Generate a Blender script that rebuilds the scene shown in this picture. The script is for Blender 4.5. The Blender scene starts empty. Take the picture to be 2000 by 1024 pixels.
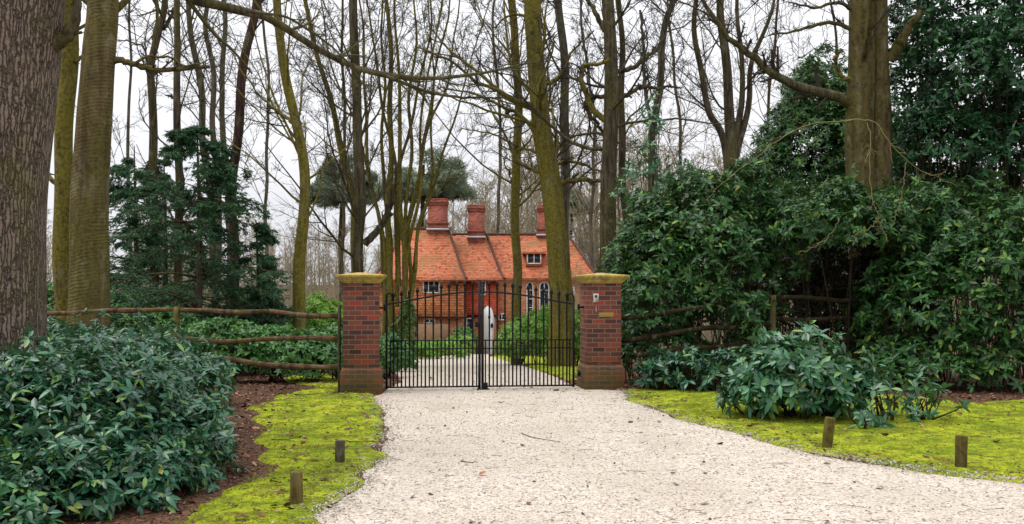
import bpy, math, random
import numpy as np
from mathutils import Vector

# ------------------------------------------------------------------ basics
C = bpy.context.scene.collection
F = 1900.0          # focal length in pixels of a 2000 px wide picture
HZ = 560.0          # row of the horizon
CAMH = 1.65
def gz(y):          # height of the terrain
    return np.interp(y, [-1e3, 16, 60, 80, 200, 900], [0, 0, -2.5, -2.5, 2.0, 2.0])
def X(px, Y): return (px - 1000.0) / F * Y
def Z(py, Y): return CAMH + (HZ - py) / F * Y
def P(px, py, Y): return np.array([X(px, Y), Y, Z(py, Y)])
def G(px, py):      # point of the terrain seen at a pixel
    t = (py - HZ) / F
    if t <= 0: return np.array([X(px, 60), 60, -2.5])
    Y = CAMH / t
    if Y > 16: Y = min(60, (CAMH - 16 * 2.5 / 44) / max(t - 2.5 / 44, 1e-3))
    return np.array([X(px, Y), Y, float(gz(Y))])

def unit(v):
    return v / np.maximum(np.linalg.norm(v, axis=-1, keepdims=True), 1e-9)

def snoise(p, seed, freq, octv=3):
    """smooth noise in about -1..1 from sums of sines"""
    r = np.random.default_rng(seed)
    out = np.zeros(p.shape[:-1]); a = 1.0; tot = 0
    for o in range(octv):
        for k in range(4):
            d = r.normal(size=p.shape[-1]); d /= np.linalg.norm(d)
            out = out + a * np.sin(p @ d * freq * r.uniform(.7, 1.4) * 2 + r.uniform(0, 6.28)) / 4
        tot += a * .5; a *= .55; freq *= 2.1
    return out / tot

# ------------------------------------------------------------------ mesh assembly
class MB:
    def __init__(s): s.v = []; s.f = []; s.n = 0
    def add(s, v, faces):
        v = np.asarray(v, float).reshape(-1, 3)
        for f in (faces if isinstance(faces, list) else [faces]):
            f = np.asarray(f, int)
            if f.size: s.f.append(f + s.n)
        s.v.append(v); s.n += len(v)
        return s
    def poly(s, pts): return s.add(pts, [np.arange(len(pts))[None]])
    def box(s, x0, x1, y0, y1, z0, z1):
        v = [(x, y, z) for x in (x0, x1) for y in (y0, y1) for z in (z0, z1)]
        return s.add(v, [np.array([[0,1,3,2],[4,6,7,5],[0,4,5,1],[2,3,7,6],[0,2,6,4],[1,5,7,3]])])
    def frustum(s, r0, z0, r1, z1, c=(0, 0)):
        """square block of half sizes r0 -> r1"""
        v = []
        for r, z in ((r0, z0), (r1, z1)):
            v += [(c[0]-r, c[1]-r, z), (c[0]+r, c[1]-r, z), (c[0]+r, c[1]+r, z), (c[0]-r, c[1]+r, z)]
        return s.add(v, [np.array([[3,2,1,0],[4,5,6,7],[0,1,5,4],[1,2,6,5],[2,3,7,6],[3,0,4,7]])])
    def lathe(s, prof, c, sides=16):
        a = np.linspace(0, 2*np.pi, sides, endpoint=False)
        pr = np.array(prof)
        v = np.stack([c[0] + pr[:, 0:1]*np.cos(a), c[1] + pr[:, 0:1]*np.sin(a), c[2] + pr[:, 1:2] + 0*a], -1)
        n = len(pr); i = np.arange(n-1)[:, None]*sides; j = np.arange(sides); k = (j+1) % sides
        q = np.stack([i+j, i+k, i+sides+k, i+sides+j], -1).reshape(-1, 4)
        return s.add(v, [q, np.arange(sides)[::-1][None], ((n-1)*sides + np.arange(sides))[None]])
    def tubes(s, Pts, R, sides, cap=False):
        """Pts (N,n,3), R (N,n)"""
        v, q = tubes(Pts, R, sides); s.add(v, [q])
        if cap:
            N, n = R.shape
            base = np.arange(N)[:, None]*n*sides
            s.f.append(base + np.arange(sides)[::-1] + s.n - len(v)); s.f.append(base + (n-1)*sides + np.arange(sides) + s.n - len(v))
        return s
    def bar(s, a, b, r, sides=8):
        return s.tubes(np.array([[a, b]], float), np.array([[r, r]]), sides, True)
    def mesh(s, name, mat, smooth=False, uv=False):
        me = bpy.data.meshes.new(name)
        v = np.concatenate(s.v)
        me.vertices.add(len(v)); me.vertices.foreach_set('co', v.astype(np.float32).ravel())
        loops = np.concatenate([f.ravel() for f in s.f])
        tot = np.concatenate([np.full(len(f), f.shape[1]) for f in s.f])
        st = np.concatenate([[0], np.cumsum(tot)[:-1]])
        me.loops.add(len(loops)); me.loops.foreach_set('vertex_index', loops.astype(np.int32))
        me.polygons.add(len(tot)); me.polygons.foreach_set('loop_start', st.astype(np.int32))
        me.update(calc_edges=True)
        if smooth: me.polygons.foreach_set('use_smooth', np.ones(len(tot), bool))
        if uv:
            nr = np.zeros(len(tot)*3, np.float32); me.polygons.foreach_get('normal', nr); nr = nr.reshape(-1, 3).astype(float)
            u = np.cross([0, 0, 1.0], nr); flat = np.linalg.norm(u, axis=1) < .05
            u[flat] = (1, 0, 0); u = unit(u); w = np.cross(nr, u)
            li = np.repeat(np.arange(len(tot)), tot); co = v[loops]
            uvs = np.stack([(co*u[li]).sum(1), (co*w[li]).sum(1)], -1)
            me.uv_layers.new(name='UVMap').data.foreach_set('uv', uvs.astype(np.float32).ravel())
        me.materials.append(mat); me.update()
        return me

def tubes(Pts, R, sides):
    Pts = np.asarray(Pts, float); R = np.asarray(R, float)
    N, n, _ = Pts.shape
    T = np.empty_like(Pts); T[:, 1:-1] = Pts[:, 2:] - Pts[:, :-2]; T[:, 0] = Pts[:, 1]-Pts[:, 0]; T[:, -1] = Pts[:, -1]-Pts[:, -2]
    T = unit(T)
    D = unit(Pts[:, -1] - Pts[:, 0]); ref = np.where(np.abs(D[:, 2:3]) > .8, np.array([[1., 0, 0]]), np.array([[0, 0, 1.]]))
    U = unit(np.cross(np.repeat(ref[:, None], n, 1), T)); V = np.cross(T, U)
    a = np.linspace(0, 2*np.pi, sides, endpoint=False)
    v = Pts[:, :, None] + R[:, :, None, None]*(np.cos(a)[:, None]*U[:, :, None] + np.sin(a)[:, None]*V[:, :, None])
    i = (np.arange(N)[:, None, None]*n + np.arange(n-1)[None, :, None])*sides
    j = np.arange(sides)[None, None]; k = (j+1) % sides
    q = np.stack([i+j, i+k, i+sides+k, i+sides+j], -1).reshape(-1, 4)
    return v.reshape(-1, 3), q

def link(name, me, parent=None, loc=None):
    o = bpy.data.objects.new(name, me); C.objects.link(o)
    if parent is not None: o.parent = parent
    if loc is not None: o.location = loc
    return o
def tag(o, label=None, cat=None, group=None, kind=None):
    if label: o['label'] = label
    if cat: o['category'] = cat
    if group: o['group'] = group
    if kind: o['kind'] = kind
    return o
def thing(name, label, cat, loc=(0, 0, 0), rz=0, group=None):
    o = link(name, None, None, loc); o.rotation_euler = (0, 0, rz)
    return tag(o, label, cat, group)
def part(name, mb, mat, parent, world=True, smooth=False, uv=False, bevel=0):
    """a mesh part; world geometry is moved into its parent's frame"""
    if world:
        off = np.zeros(3); p = parent
        while p is not None: off += np.array(p.location); p = p.parent
        mb.v = [v - off for v in mb.v]
    o = link(name, mb.mesh(name, mat, smooth, uv), parent)
    if bevel:
        m = o.modifiers.new('Bevel', 'BEVEL'); m.width = bevel; m.segments = 2; m.limit_method = 'ANGLE'
    return o

# ------------------------------------------------------------------ materials
class NT:
    def __init__(s, name):
        s.m = bpy.data.materials.new(name); s.m.use_nodes = True; s.t = s.m.node_tree; s.t.nodes.clear()
        s.out = s.t.nodes.new('ShaderNodeOutputMaterial'); s.b = s.n('ShaderNodeBsdfPrincipled')
        s.t.links.new(s.b.outputs[0], s.out.inputs[0])
    def n(s, t, **kw):
        nd = s.t.nodes.new(t)
        for k, v in kw.items(): setattr(nd, k, v)
        return nd
    def set(s, sock, v):
        if hasattr(v, 'is_output') or isinstance(v, bpy.types.NodeSocket): s.t.links.new(v, sock)
        else: sock.default_value = v
    def co(s, kind='Object', scale=(1, 1, 1)):
        tc = s.n('ShaderNodeTexCoord').outputs[kind]
        mp = s.n('ShaderNodeMapping'); s.t.links.new(tc, mp.inputs[0]); mp.inputs['Scale'].default_value = scale
        return mp.outputs[0]
    def pos(s, scale=(1, 1, 1), rot=(0, 0, 0)):
        g = s.n('ShaderNodeNewGeometry').outputs['Position']
        mp = s.n('ShaderNodeMapping'); s.t.links.new(g, mp.inputs[0]); mp.inputs['Scale'].default_value = scale; mp.inputs['Rotation'].default_value = rot
        return mp.outputs[0]
    def noise(s, co, scale, detail=4, rough=.55, out='Fac', dist=0):
        x = s.n('ShaderNodeTexNoise'); s.set(x.inputs['Vector'], co)
        x.inputs['Scale'].default_value = scale; x.inputs['Detail'].default_value = detail; x.inputs['Roughness'].default_value = rough; x.inputs['Distortion'].default_value = dist
        return x.outputs[out]
    def math(s, op, a, b=0.0, c=0.0):
        x = s.n('ShaderNodeMath', operation=op); s.set(x.inputs[0], a); s.set(x.inputs[1], b)
        if op in ('MULTIPLY_ADD',): s.set(x.inputs[2], c)
        return x.outputs[0]
    def ramp(s, fac, stops, const=False):
        x = s.n('ShaderNodeValToRGB'); s.set(x.inputs[0], fac); cr = x.color_ramp
        if const: cr.interpolation = 'CONSTANT'
        while len(cr.elements) < len(stops): cr.elements.new(.5)
        for e, (p, c) in zip(cr.elements, stops):
            e.position = p; e.color = (c, c, c, 1) if not isinstance(c, tuple) else (*c, 1)
        return x.outputs[0]
    def mix(s, fac, a, b, blend='MIX'):
        x = s.n('ShaderNodeMix', data_type='RGBA', blend_type=blend)
        s.set(x.inputs[0], fac)
        for k, v in ((6, a), (7, b)): s.set(x.inputs[k], (*v, 1) if isinstance(v, tuple) and len(v) == 3 else v)
        return x.outputs[2]
    def bump(s, h, strength=.5, dist=.02, prev=None):
        x = s.n('ShaderNodeBump'); s.set(x.inputs['Height'], h); x.inputs['Strength'].default_value = strength; x.inputs['Distance'].default_value = dist
        if prev is not None: s.t.links.new(prev, x.inputs['Normal'])
        return x.outputs[0]
    def done(s, col, rough=.8, nrm=None, spec=None, metal=None):
        s.set(s.b.inputs['Base Color'], (*col, 1) if isinstance(col, tuple) else col)
        s.set(s.b.inputs['Roughness'], rough)
        if nrm is not None: s.t.links.new(nrm, s.b.inputs['Normal'])
        if spec is not None: s.b.inputs['Specular IOR Level'].default_value = spec
        if metal is not None: s.b.inputs['Metallic'].default_value = metal
        return s.m

def m_plain(name, col, rough=.7, var=.35, scale=8, spec=.3, metal=0, bump=.0):
    t = NT(name); co = t.co(); n = t.noise(co, scale, 5)
    c = t.mix(n, tuple(x*(1-var) for x in col), tuple(min(1, x*(1+var)) for x in col))
    return t.done(c, rough, t.bump(n, bump, .01) if bump else None, spec, metal)

def m_bark(name, dark, mid, moss, mossamt=.5, vs=1.2, hs=9, bumpd=.03, ripple=0, rib=1.0):
    t = NT(name); co = t.pos((hs, hs, vs)); co1 = t.pos()
    n1 = t.noise(co, 2.2*rib, 6, .7); n2 = t.noise(t.pos((1, 1, .45)), 1.6, 4, .6); n3 = t.noise(co1, 16, 5, .65); n4 = t.noise(t.pos((7, 7, .5)), 1.3, 4, .6)
    h = n1
    col = t.mix(t.ramp(n1, [(.38, 0.0), (.60, 1.0)]), dark, mid)
    col = t.mix(t.ramp(n4, [(.40, .75), (.55, 0.0)]), col, tuple(.45*x for x in dark))
    mcol = t.mix(t.ramp(n3, [(.35, 0.0), (.65, 1.0)]), tuple(.45*x for x in moss), tuple(1.15*x for x in moss))
    mo = t.math('ADD', t.math('MULTIPLY', n2, .7), t.math('MULTIPLY', n3, .4))
    c = .66 - .20*mossamt
    col = t.mix(t.ramp(mo, [(c-.08, 0.0), (c+.10, min(.9, .25+.6*mossamt))]), col, mcol)
    li = t.ramp(t.noise(t.pos((1, 1, .6)), 4.5, 6, .7), [(.55, 0.0), (.68, .55)]); col = t.mix(li, col, (.20, .195, .12))
    if ripple:
        w = t.n('ShaderNodeTexWave', wave_type='BANDS', bands_direction='Z'); t.set(w.inputs['Vector'], t.pos((.5, .5, 1), (0, .42, .0)))
        w.inputs['Scale'].default_value = 5.2; w.inputs['Distortion'].default_value = 7; w.inputs['Detail'].default_value = 4; w.inputs['Detail Scale'].default_value = 1.2; w.inputs['Detail Roughness'].default_value = .65
        pt = t.ramp(t.noise(t.pos((1.5, 1.5, .8)), 1.4, 3), [(.38, .15), (.6, 1.0)])
        wf = t.math('MULTIPLY', w.outputs['Fac'], pt)
        col = t.mix(t.math('MULTIPLY', wf, ripple), col, tuple(min(1, 1.9*x) for x in mid))
        h = t.math('ADD', t.math('MULTIPLY', n1, .5), t.math('MULTIPLY', wf, .7))
    return t.done(col, .9, t.bump(h, .9, bumpd), .12)

def m_oak(name):
    t = NT(name); co = t.pos((19, 19, 1.9)); co1 = t.pos()
    v = t.n('ShaderNodeTexVoronoi', feature='DISTANCE_TO_EDGE'); wob = t.n('ShaderNodeVectorMath', operation='ADD')
    t.set(wob.inputs[0], co); t.set(wob.inputs[1], t.noise(co1, 9, 4, out='Color')); t.set(v.inputs['Vector'], wob.outputs[0]); v.inputs['Scale'].default_value = 1.5
    d = t.ramp(v.outputs['Distance'], [(.0, 0.0), (.16, .75), (.5, 1.0)])
    n = t.noise(co1, 26, 5); n2 = t.noise(co1, 1.6, 4)
    col = t.mix(d, (.04, .027, .02), (.21, .155, .118))
    col = t.mix(t.math('MULTIPLY', t.ramp(n, [(.35, 0.0), (.7, 1.0)]), .6), col, (.31, .25, .20))
    col = t.mix(t.ramp(n2, [(.52, 0.0), (.7, .55)]), col, (.13, .12, .035))
    h = t.math('ADD', d, t.math('MULTIPLY', n, .35))
    return t.done(col, .92, t.bump(h, 1.0, .045), .1)

def m_leaf(name, c0, c1, c2, rough=.38, trans=.12, spec=.5, coat=0):
    """leaves: every leaf (mesh island) takes its own tone"""
    t = NT(name); g = t.n('ShaderNodeNewGeometry'); r = g.outputs['Random Per Island']
    col = t.ramp(r, [(0, c0), (.35, tuple(.5*(a+b) for a, b in zip(c0, c1))), (.6, c1), (.86, tuple(1.25*x for x in c1)), (.95, c2), (.985, c2), (1, (c2[0]*1.6, c2[1]*.9, c2[2]))])
    n = t.noise(t.pos(), 2.0, 2); col = t.mix(t.math('MULTIPLY', n, .5), col, tuple(.6*x for x in c0))
    back = t.mix(g.outputs['Backfacing'], col, tuple(.6*x+.03 for x in c1))
    m = t.done(back, t.ramp(r, [(0, rough-.08), (1, rough+.12)]), None, spec)
    if trans:
        tr = t.n('ShaderNodeBsdfTranslucent'); t.set(tr.inputs[0], t.mix(.5, back, (c2[0], c2[1], c2[2])))
        mx = t.n('ShaderNodeMixShader'); mx.inputs[0].default_value = trans
        t.t.links.new(t.b.outputs[0], mx.inputs[1]); t.t.links.new(tr.outputs[0], mx.inputs[2]); t.t.links.new(mx.outputs[0], t.out.inputs[0])
    return m

def m_courses(name, bw, bh, gap, ramp, mortar_lapshade, stagger=.5, blot=None, bump=.6, bdist=.012, rough=.85, lap=False, green=None):
    """bricks or tiles laid in courses in the UV plane (metres): every unit its own tone"""
    t = NT(name); uv = t.n('ShaderNodeTexCoord').outputs['UV']
    sp = t.n('ShaderNodeSeparateXYZ'); t.set(sp.inputs[0], uv)
    wob = t.math('MULTIPLY', t.math('SUBTRACT', t.noise(uv, 1.5, 2), .5), .02 if lap else .004)
    v = t.math('DIVIDE', t.math('ADD', sp.outputs[1], wob), bh); row = t.math('FLOOR', v); fv = t.math('FRACT', v)
    u = t.math('ADD', t.math('DIVIDE', sp.outputs[0], bw), t.math('MULTIPLY', row, stagger)); colm = t.math('FLOOR', u); fu = t.math('FRACT', u)
    cb = t.n('ShaderNodeCombineXYZ'); t.set(cb.inputs[0], colm); t.set(cb.inputs[1], row)
    wn = t.n('ShaderNodeTexWhiteNoise', noise_dimensions='2D'); t.set(wn.inputs['Vector'], cb.outputs[0])
    col = t.ramp(wn.outputs['Value'], ramp)
    fine = t.noise(uv, 60, 4); col = t.mix(t.math('MULTIPLY', fine, .5), col, t.mix(1.0, col, (.45, .42, .42), 'MULTIPLY'))
    gu, gv = gap/bw, gap/bh
    if lap:
        hgt = t.math('SUBTRACT', 1.0, fv); mask = t.math('LESS_THAN', fv, gv)  # on lapped tiles the joint colour paints the shade line under each course
        mask = t.math('MAXIMUM', mask, t.math('MULTIPLY', t.math('LESS_THAN', fu, gu), .5))
        hgt = t.math('ADD', hgt, t.math('MULTIPLY', wn.outputs['Value'], .7))
    else:
        mask = t.math('MAXIMUM', t.math('LESS_THAN', fv, gv), t.math('LESS_THAN', fu, gu))
        hgt = t.math('ADD', t.math('SUBTRACT', 1.0, mask), t.math('MULTIPLY', fine, .3))
    if blot:
        b = t.ramp(t.noise(t.pos(), blot[1], 5, .65), [(blot[2], 0.0), (blot[2]+.16, blot[3])])
        col = t.mix(b, col, blot[0])
    col = t.mix(mask, col, mortar_lapshade)
    if green:   # algae that grows from the ground up, patchy
        z = t.n('ShaderNodeSeparateXYZ'); t.set(z.inputs[0], t.pos())
        g = t.math('ADD', z.outputs[2], t.math('MULTIPLY', t.math('SUBTRACT', t.noise(t.pos(), 5, 4), .5), .45))
        col = t.mix(t.ramp(g, [(green[1]*.3, .6), (green[1], 0.0)]), col, green[0])
    return t.done(col, rough, t.bump(hgt, bump, bdist), .2)

def m_gravel():
    t = NT('pale gravel'); p = t.pos()
    def layer(scale):
        v = t.n('ShaderNodeTexVoronoi', feature='F1'); t.set(v.inputs['Vector'], p); v.inputs['Scale'].default_value = scale; v.inputs['Randomness'].default_value = 1
        sx = t.n('ShaderNodeSeparateXYZ'); t.set(sx.inputs[0], v.outputs['Color'])
        return v.outputs['Distance'], sx.outputs[0]
    d1, r1 = layer(42); d2, r2 = layer(110)
    cols = [(0, (.05, .04, .035)), (.06, (.20, .15, .115)), (.16, (.46, .345, .24)), (.32, (.55, .49, .41)), (.55, (.66, .62, .56)), (.8, (.68, .57, .44)), (1, (.49, .44, .39))]
    a = t.ramp(r1, cols); b = t.ramp(r2, cols)
    big = t.noise(p, 7, 3); col = t.mix(t.ramp(big, [(.42, 0.0), (.6, 1.0)]), a, b)
    patch = t.noise(p, .7, 4, .6); col = t.mix(t.ramp(patch, [(.45, 0.0), (.68, .55)]), col, (.44, .38, .30))
    tr = t.noise(t.pos((.9, .22, 1), (0, 0, .12)), 1.3, 4, .6); col = t.mix(t.ramp(tr, [(.50, 0.0), (.68, .45)]), col, (.42, .36, .285))
    spk = t.noise(p, 34, 2, .5); col = t.mix(t.ramp(spk, [(.68, 0.0), (.72, .8)]), col, (.13, .085, .055))
    crevice_shade = t.ramp(d1, [(.5, 0.0), (.85, .55)]); col = t.mix(crevice_shade, col, (.20, .17, .14))  # gaps between stones darkened: crevice shade painted into the colour
    h = t.math('SUBTRACT', 1.0, t.math('ADD', d1, t.math('MULTIPLY', d2, .5)))
    return t.done(col, .85, t.bump(h, .8, .012), .2)

def m_moss():
    t = NT('moss'); p = t.pos()
    a = t.noise(p, 1.5, 6, .7); b = t.noise(p, 22, 5, .75); c = t.noise(p, 85, 4, .7); m = t.noise(p, 6, 6, .7)
    col = t.mix(t.ramp(a, [(.40, 0.0), (.60, 1.0)]), (.17, .27, .013), (.54, .61, .032))
    col = t.mix(t.ramp(m, [(.38, .85), (.50, 0.0)]), col, (.16, .19, .012))
    col = t.mix(t.ramp(b, [(.38, .7), (.51, 0.0)]), col, (.065, .085, .008))
    col = t.mix(t.ramp(c, [(.50, 0.0), (.66, .75)]), col, (.62, .67, .10))
    e = t.noise(p, 2.3, 7, .8); col = t.mix(t.ramp(e, [(.53, 0.0), (.63, .85)]), col, (.15, .095, .035))
    e2 = t.noise(p, 42, 2, .5); col = t.mix(t.ramp(e2, [(.66, 0.0), (.69, .9)]), col, (.09, .045, .028))
    h = t.math('ADD', t.math('ADD', b, t.math('MULTIPLY', c, .6)), t.math('MULTIPLY', m, 1.6))
    return t.done(col, .95, t.bump(h, 1.0, .05), .05)

def m_soil():
    t = NT('leaf mould'); p = t.pos()
    a = t.noise(p, 3, 5); v = t.n('ShaderNodeTexVoronoi', feature='F1'); t.set(v.inputs['Vector'], p); v.inputs['Scale'].default_value = 38
    sx = t.n('ShaderNodeSeparateXYZ'); t.set(sx.inputs[0], v.outputs['Color'])
    col = t.ramp(sx.outputs[0], [(0, (.045, .022, .014)), (.5, (.09, .042, .028)), (.8, (.16, .078, .048)), (1, (.21, .115, .07))])
    col = t.mix(t.ramp(a, [(.4, 0.0), (.7, .7)]), col, (.06, .05, .025))
    return t.done(col, .95, t.bump(v.outputs['Distance'], .8, .03), .1)

M = {}
M['gravel'] = m_gravel(); M['moss'] = m_moss(); M['soil'] = m_soil()
M['brick_pier'] = m_courses('purple and red brick', .195, .075, .011,
    [(0, (.065, .030, .028)), (.25, (.11, .043, .034)), (.5, (.17, .056, .038)), (.8, (.21, .066, .042)), (.93, (.30, .06, .035)), (1, (.38, .045, .03))], (.20, .145, .115),
    blot=((.07, .05, .035), 3.0, .55, .45), green=((.055, .065, .012), .62), bump=.7, bdist=.008)
M['cap'] = m_bark('lichened stone cap', (.30, .21, .09), (.50, .37, .16), (.50, .37, .07), .7, 6, 6, .006)
M['iron'] = m_plain('black iron', (.006, .006, .006), .5, .4, 30, .2)
M['steel'] = m_plain('brushed steel', (.5, .5, .48), .35, .1, 40, .5, .9)
M['brass'] = m_plain('dull brass plate', (.30, .21, .05), .55, .3, 40, .4, .3)
M['black'] = m_plain('black plastic', (.015, .015, .015), .4, .2, 30)
M['tiles'] = m_courses('clay roof tiles', .17, .15, .03,
    [(0, (.28, .085, .04)), (.3, (.56, .165, .075)), (.6, (.62, .17, .075)), (.85, (.67, .24, .12)), (1, (.44, .21, .11))], (.10, .038, .022), lap=True, blot=((.30, .15, .055), .8, .48, .75), bump=1.0, bdist=.03)
M['tiles_wing'] = m_courses('lichened wall tiles', .17, .15, .03,
    [(0, (.36, .12, .045)), (.4, (.58, .19, .07)), (.75, (.68, .22, .085)), (1, (.52, .26, .10))], (.12, .05, .025), lap=True, blot=((.42, .27, .10), 1.1, .5, .7), bump=.8, bdist=.03)
M['tiles_red'] = m_courses('bright red wall tiles', .17, .14, .026,
    [(0, (.46, .075, .035)), (.4, (.60, .10, .045)), (.8, (.68, .14, .07)), (1, (.55, .17, .09))], (.20, .03, .018), lap=True, bump=.8, bdist=.03)
M['brick_house'] = m_courses('orange house brick', .225, .075, .012,
    [(0, (.36, .12, .055)), (.5, (.56, .20, .085)), (1, (.66, .30, .14))], (.36, .26, .17), bump=.5)
M['brick_stack'] = m_courses('red chimney brick', .225, .085, .014,
    [(0, (.20, .05, .035)), (.5, (.34, .075, .05)), (1, (.46, .13, .085))], (.30, .18, .13), blot=((.10, .05, .035), 1.5, .5, .6), bump=.6)
M['white'] = m_plain('white paint', (.80, .80, .78), .5, .06, 3)
M['ridge'] = m_plain('dark ridge tiles', (.085, .038, .028), .85, .4, 3)
M['lead'] = m_plain('lead flashing', (.45, .46, .48), .5, .15, 6)
M['timber'] = m_plain('brown timber wall', (.22, .13, .07), .85, .4, 5)
M['dark_door'] = m_plain('dark opening', (.02, .018, .016), .7, .2, 3)
t = NT('window glass'); M['glass'] = t.done((.018, .022, .035), .06, None, .6)
M['oak'] = m_oak('ridged oak bark')
M['beech'] = m_bark('smooth rippled beech bark', (.07, .048, .024), (.14, .10, .046), (.12, .115, .024), .7, 1.6, 2.2, .009, .2)
M['green_bark'] = m_bark('algae green bark', (.055, .044, .018), (.165, .13, .055), (.215, .185, .026), .85, .8, 8)
M['brown_bark'] = m_bark('brown bark', (.035, .027, .018), (.12, .092, .062), (.125, .12, .03), .5, 1.0, 10)
M['pine_bark'] = m_bark('reddish pine bark', (.03, .017, .014), (.10, .05, .038), (.06, .045, .02), .15, 2.5, 9)
M['grey_bark'] = m_bark('pale grey bark', (.07, .06, .05), (.15, .13, .10), (.12, .115, .045), .5, 1.0, 8)
M['big_bark'] = m_bark('warm brown mossy bark', (.045, .033, .017), (.14, .098, .05), (.105, .10, .022), .7, 2.0, 4, .04)
M['twig'] = m_plain('dark twigs', (.05, .042, .03), .9, .4, 3, .1)
M['twig_green'] = m_plain('mossy twigs', (.075, .07, .025), .9, .4, 2, .1)
M['twig_far'] = m_plain('haze-toned far twigs', (.29, .25, .165), .95, .35, .15, .05)  # lightened twig colour carries the distance haze
M['dead'] = m_plain('pale dead twigs', (.21, .18, .085), .9, .35, 4, .1)
M['stem'] = m_plain('shrub stems', (.038, .028, .018), .9, .4, 6, .1)
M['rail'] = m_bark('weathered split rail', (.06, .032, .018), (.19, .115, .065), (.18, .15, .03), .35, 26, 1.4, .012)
M['rail_dark'] = m_bark('shade-darkened mossy rail', (.016, .011, .007), (.045, .03, .016), (.04, .038, .009), .5, 26, 1.4, .012)  # darker copy of the rail colours, with the shade under the shrubs painted in
M['post'] = m_bark('green fence post', (.07, .055, .025), (.17, .13, .06), (.16, .16, .03), .7, 1.0, 14, .01)
M['bollard'] = m_bark('treated timber', (.07, .045, .018), (.17, .115, .04), (.13, .12, .02), .6, 1.2, 20, .008)
M['bollard_dark'] = m_bark('dark timber', (.035, .026, .018), (.09, .068, .045), (.07, .07, .02), .4, 1.2, 20, .008)
M['rhodo'] = m_leaf('rhododendron leaves', (.006, .035, .017), (.028, .145, .066), (.17, .31, .05), .30, .10, .5)
M['rhodo_green'] = m_leaf('green rhododendron leaves', (.007, .030, .008), (.040, .130, .028), (.17, .29, .04), .38, .12, .27)
M['rhodo_pale'] = m_leaf('pale rhododendron leaves', (.014, .07, .028), (.055, .195, .080), (.17, .31, .06), .32, .12, .5)
M['rhodo_back'] = m_leaf('shade shrub leaves', (.03, .11, .02), (.065, .21, .04), (.17, .33, .05), .42, .18, .4)
M['holly'] = m_leaf('dark evergreen leaves', (.006, .03, .010), (.022, .10, .030), (.06, .19, .04), .34, .14, .35)
M['laurel'] = m_leaf('bright laurel leaves', (.09, .25, .02), (.18, .40, .035), (.36, .56, .06), .4, .28, .4)
M['shade'] = m_leaf('shade-dark leaves', (.008, .007, .004), (.022, .018, .010), (.035, .045, .014), .6, .0, .2)  # near-black leaf colour stands in for the deep shade of the hollow
M['conifer'] = m_leaf('dark conifer needles', (.014, .06, .022), (.034, .125, .045), (.08, .18, .05), .6, .2, .3)
M['pine'] = m_leaf('pine needles', (.16, .22, .15), (.24, .31, .21), (.32, .36, .22), .7, .4, .1)  # needle colour paled to include distance haze
M['ivy'] = m_leaf('ivy leaves', (.05, .12, .012), (.10, .19, .018), (.18, .26, .03), .45, .2)
M['litter'] = m_leaf('dead leaves', (.05, .022, .013), (.15, .068, .036), (.42, .25, .15), .75, .0, .25)
M['orange_leaf'] = m_plain('orange dead leaf', (.48, .13, .03), .6, .3, 30)
M['blade'] = m_leaf('moss blades', (.13, .19, .012), (.36, .42, .02), (.50, .50, .06), .8, .2, .1)
M['stone'] = m_leaf('loose stones', (.20, .15, .115), (.52, .48, .425), (.68, .66, .62), .8, .0, .2)

# ------------------------------------------------------------------ world, sun, camera
SUN_EL, SUN_AZ = math.radians(66), math.radians(285)     # azimuth clockwise from +Y
w = bpy.data.worlds.new('World'); bpy.context.scene.world = w; w.use_nodes = True
nt = w.node_tree; bg = nt.nodes['Background']
sky = nt.nodes.new('ShaderNodeTexSky'); sky.sky_type = 'NISHITA'; sky.sun_disc = False
sky.sun_elevation = SUN_EL; sky.sun_rotation = SUN_AZ; sky.dust_density = 6; sky.air_density = 1.2; sky.ozone_density = 1
hs = nt.nodes.new('ShaderNodeHueSaturation'); hs.inputs['Saturation'].default_value = .12
tc = nt.nodes.new('ShaderNodeTexCoord'); no = nt.nodes.new('ShaderNodeTexNoise'); no.inputs['Scale'].default_value = 3.5; no.inputs['Detail'].default_value = 5
cl = nt.nodes.new('ShaderNodeMix'); cl.data_type = 'RGBA'; cl.inputs[0].default_value = .82      # cloud deck over the clear sky
rp = nt.nodes.new('ShaderNodeValToRGB'); rp.color_ramp.elements[0].color = (9.7, 9.8, 10.4, 1); rp.color_ramp.elements[1].color = (11.4, 11.5, 12.0, 1)
rp.color_ramp.elements[0].position = .3; rp.color_ramp.elements[1].position = .7
L = nt.links.new
L(sky.outputs[0], hs.inputs['Color']); L(tc.outputs['Generated'], no.inputs['Vector']); L(no.outputs['Fac'], rp.inputs[0])
sz = nt.nodes.new('ShaderNodeSeparateXYZ'); L(tc.outputs['Generated'], sz.inputs[0])
mx = nt.nodes.new('ShaderNodeMath'); mx.operation = 'MAXIMUM'; L(sz.outputs[2], mx.inputs[0]); mx.inputs[1].default_value = 0
ma = nt.nodes.new('ShaderNodeMath'); ma.operation = 'MULTIPLY_ADD'; L(mx.outputs[0], ma.inputs[0]); ma.inputs[1].default_value = 1.32; ma.inputs[2].default_value = .93
vs_ = nt.nodes.new('ShaderNodeVectorMath'); vs_.operation = 'SCALE'
L(hs.outputs[0], cl.inputs[6]); L(rp.outputs[0], cl.inputs[7]); L(cl.outputs[2], vs_.inputs[0]); L(ma.outputs[0], vs_.inputs['Scale']); L(vs_.outputs[0], bg.inputs['Color'])
bg.inputs['Strength'].default_value = .085
sd = bpy.data.lights.new('sun', 'SUN'); sd.energy = 1.5; sd.angle = math.radians(35); sd.color = (1, .96, .9)
so = link('sun', sd); so.rotation_euler = (math.pi/2 - SUN_EL, 0, math.pi - SUN_AZ)
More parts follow.
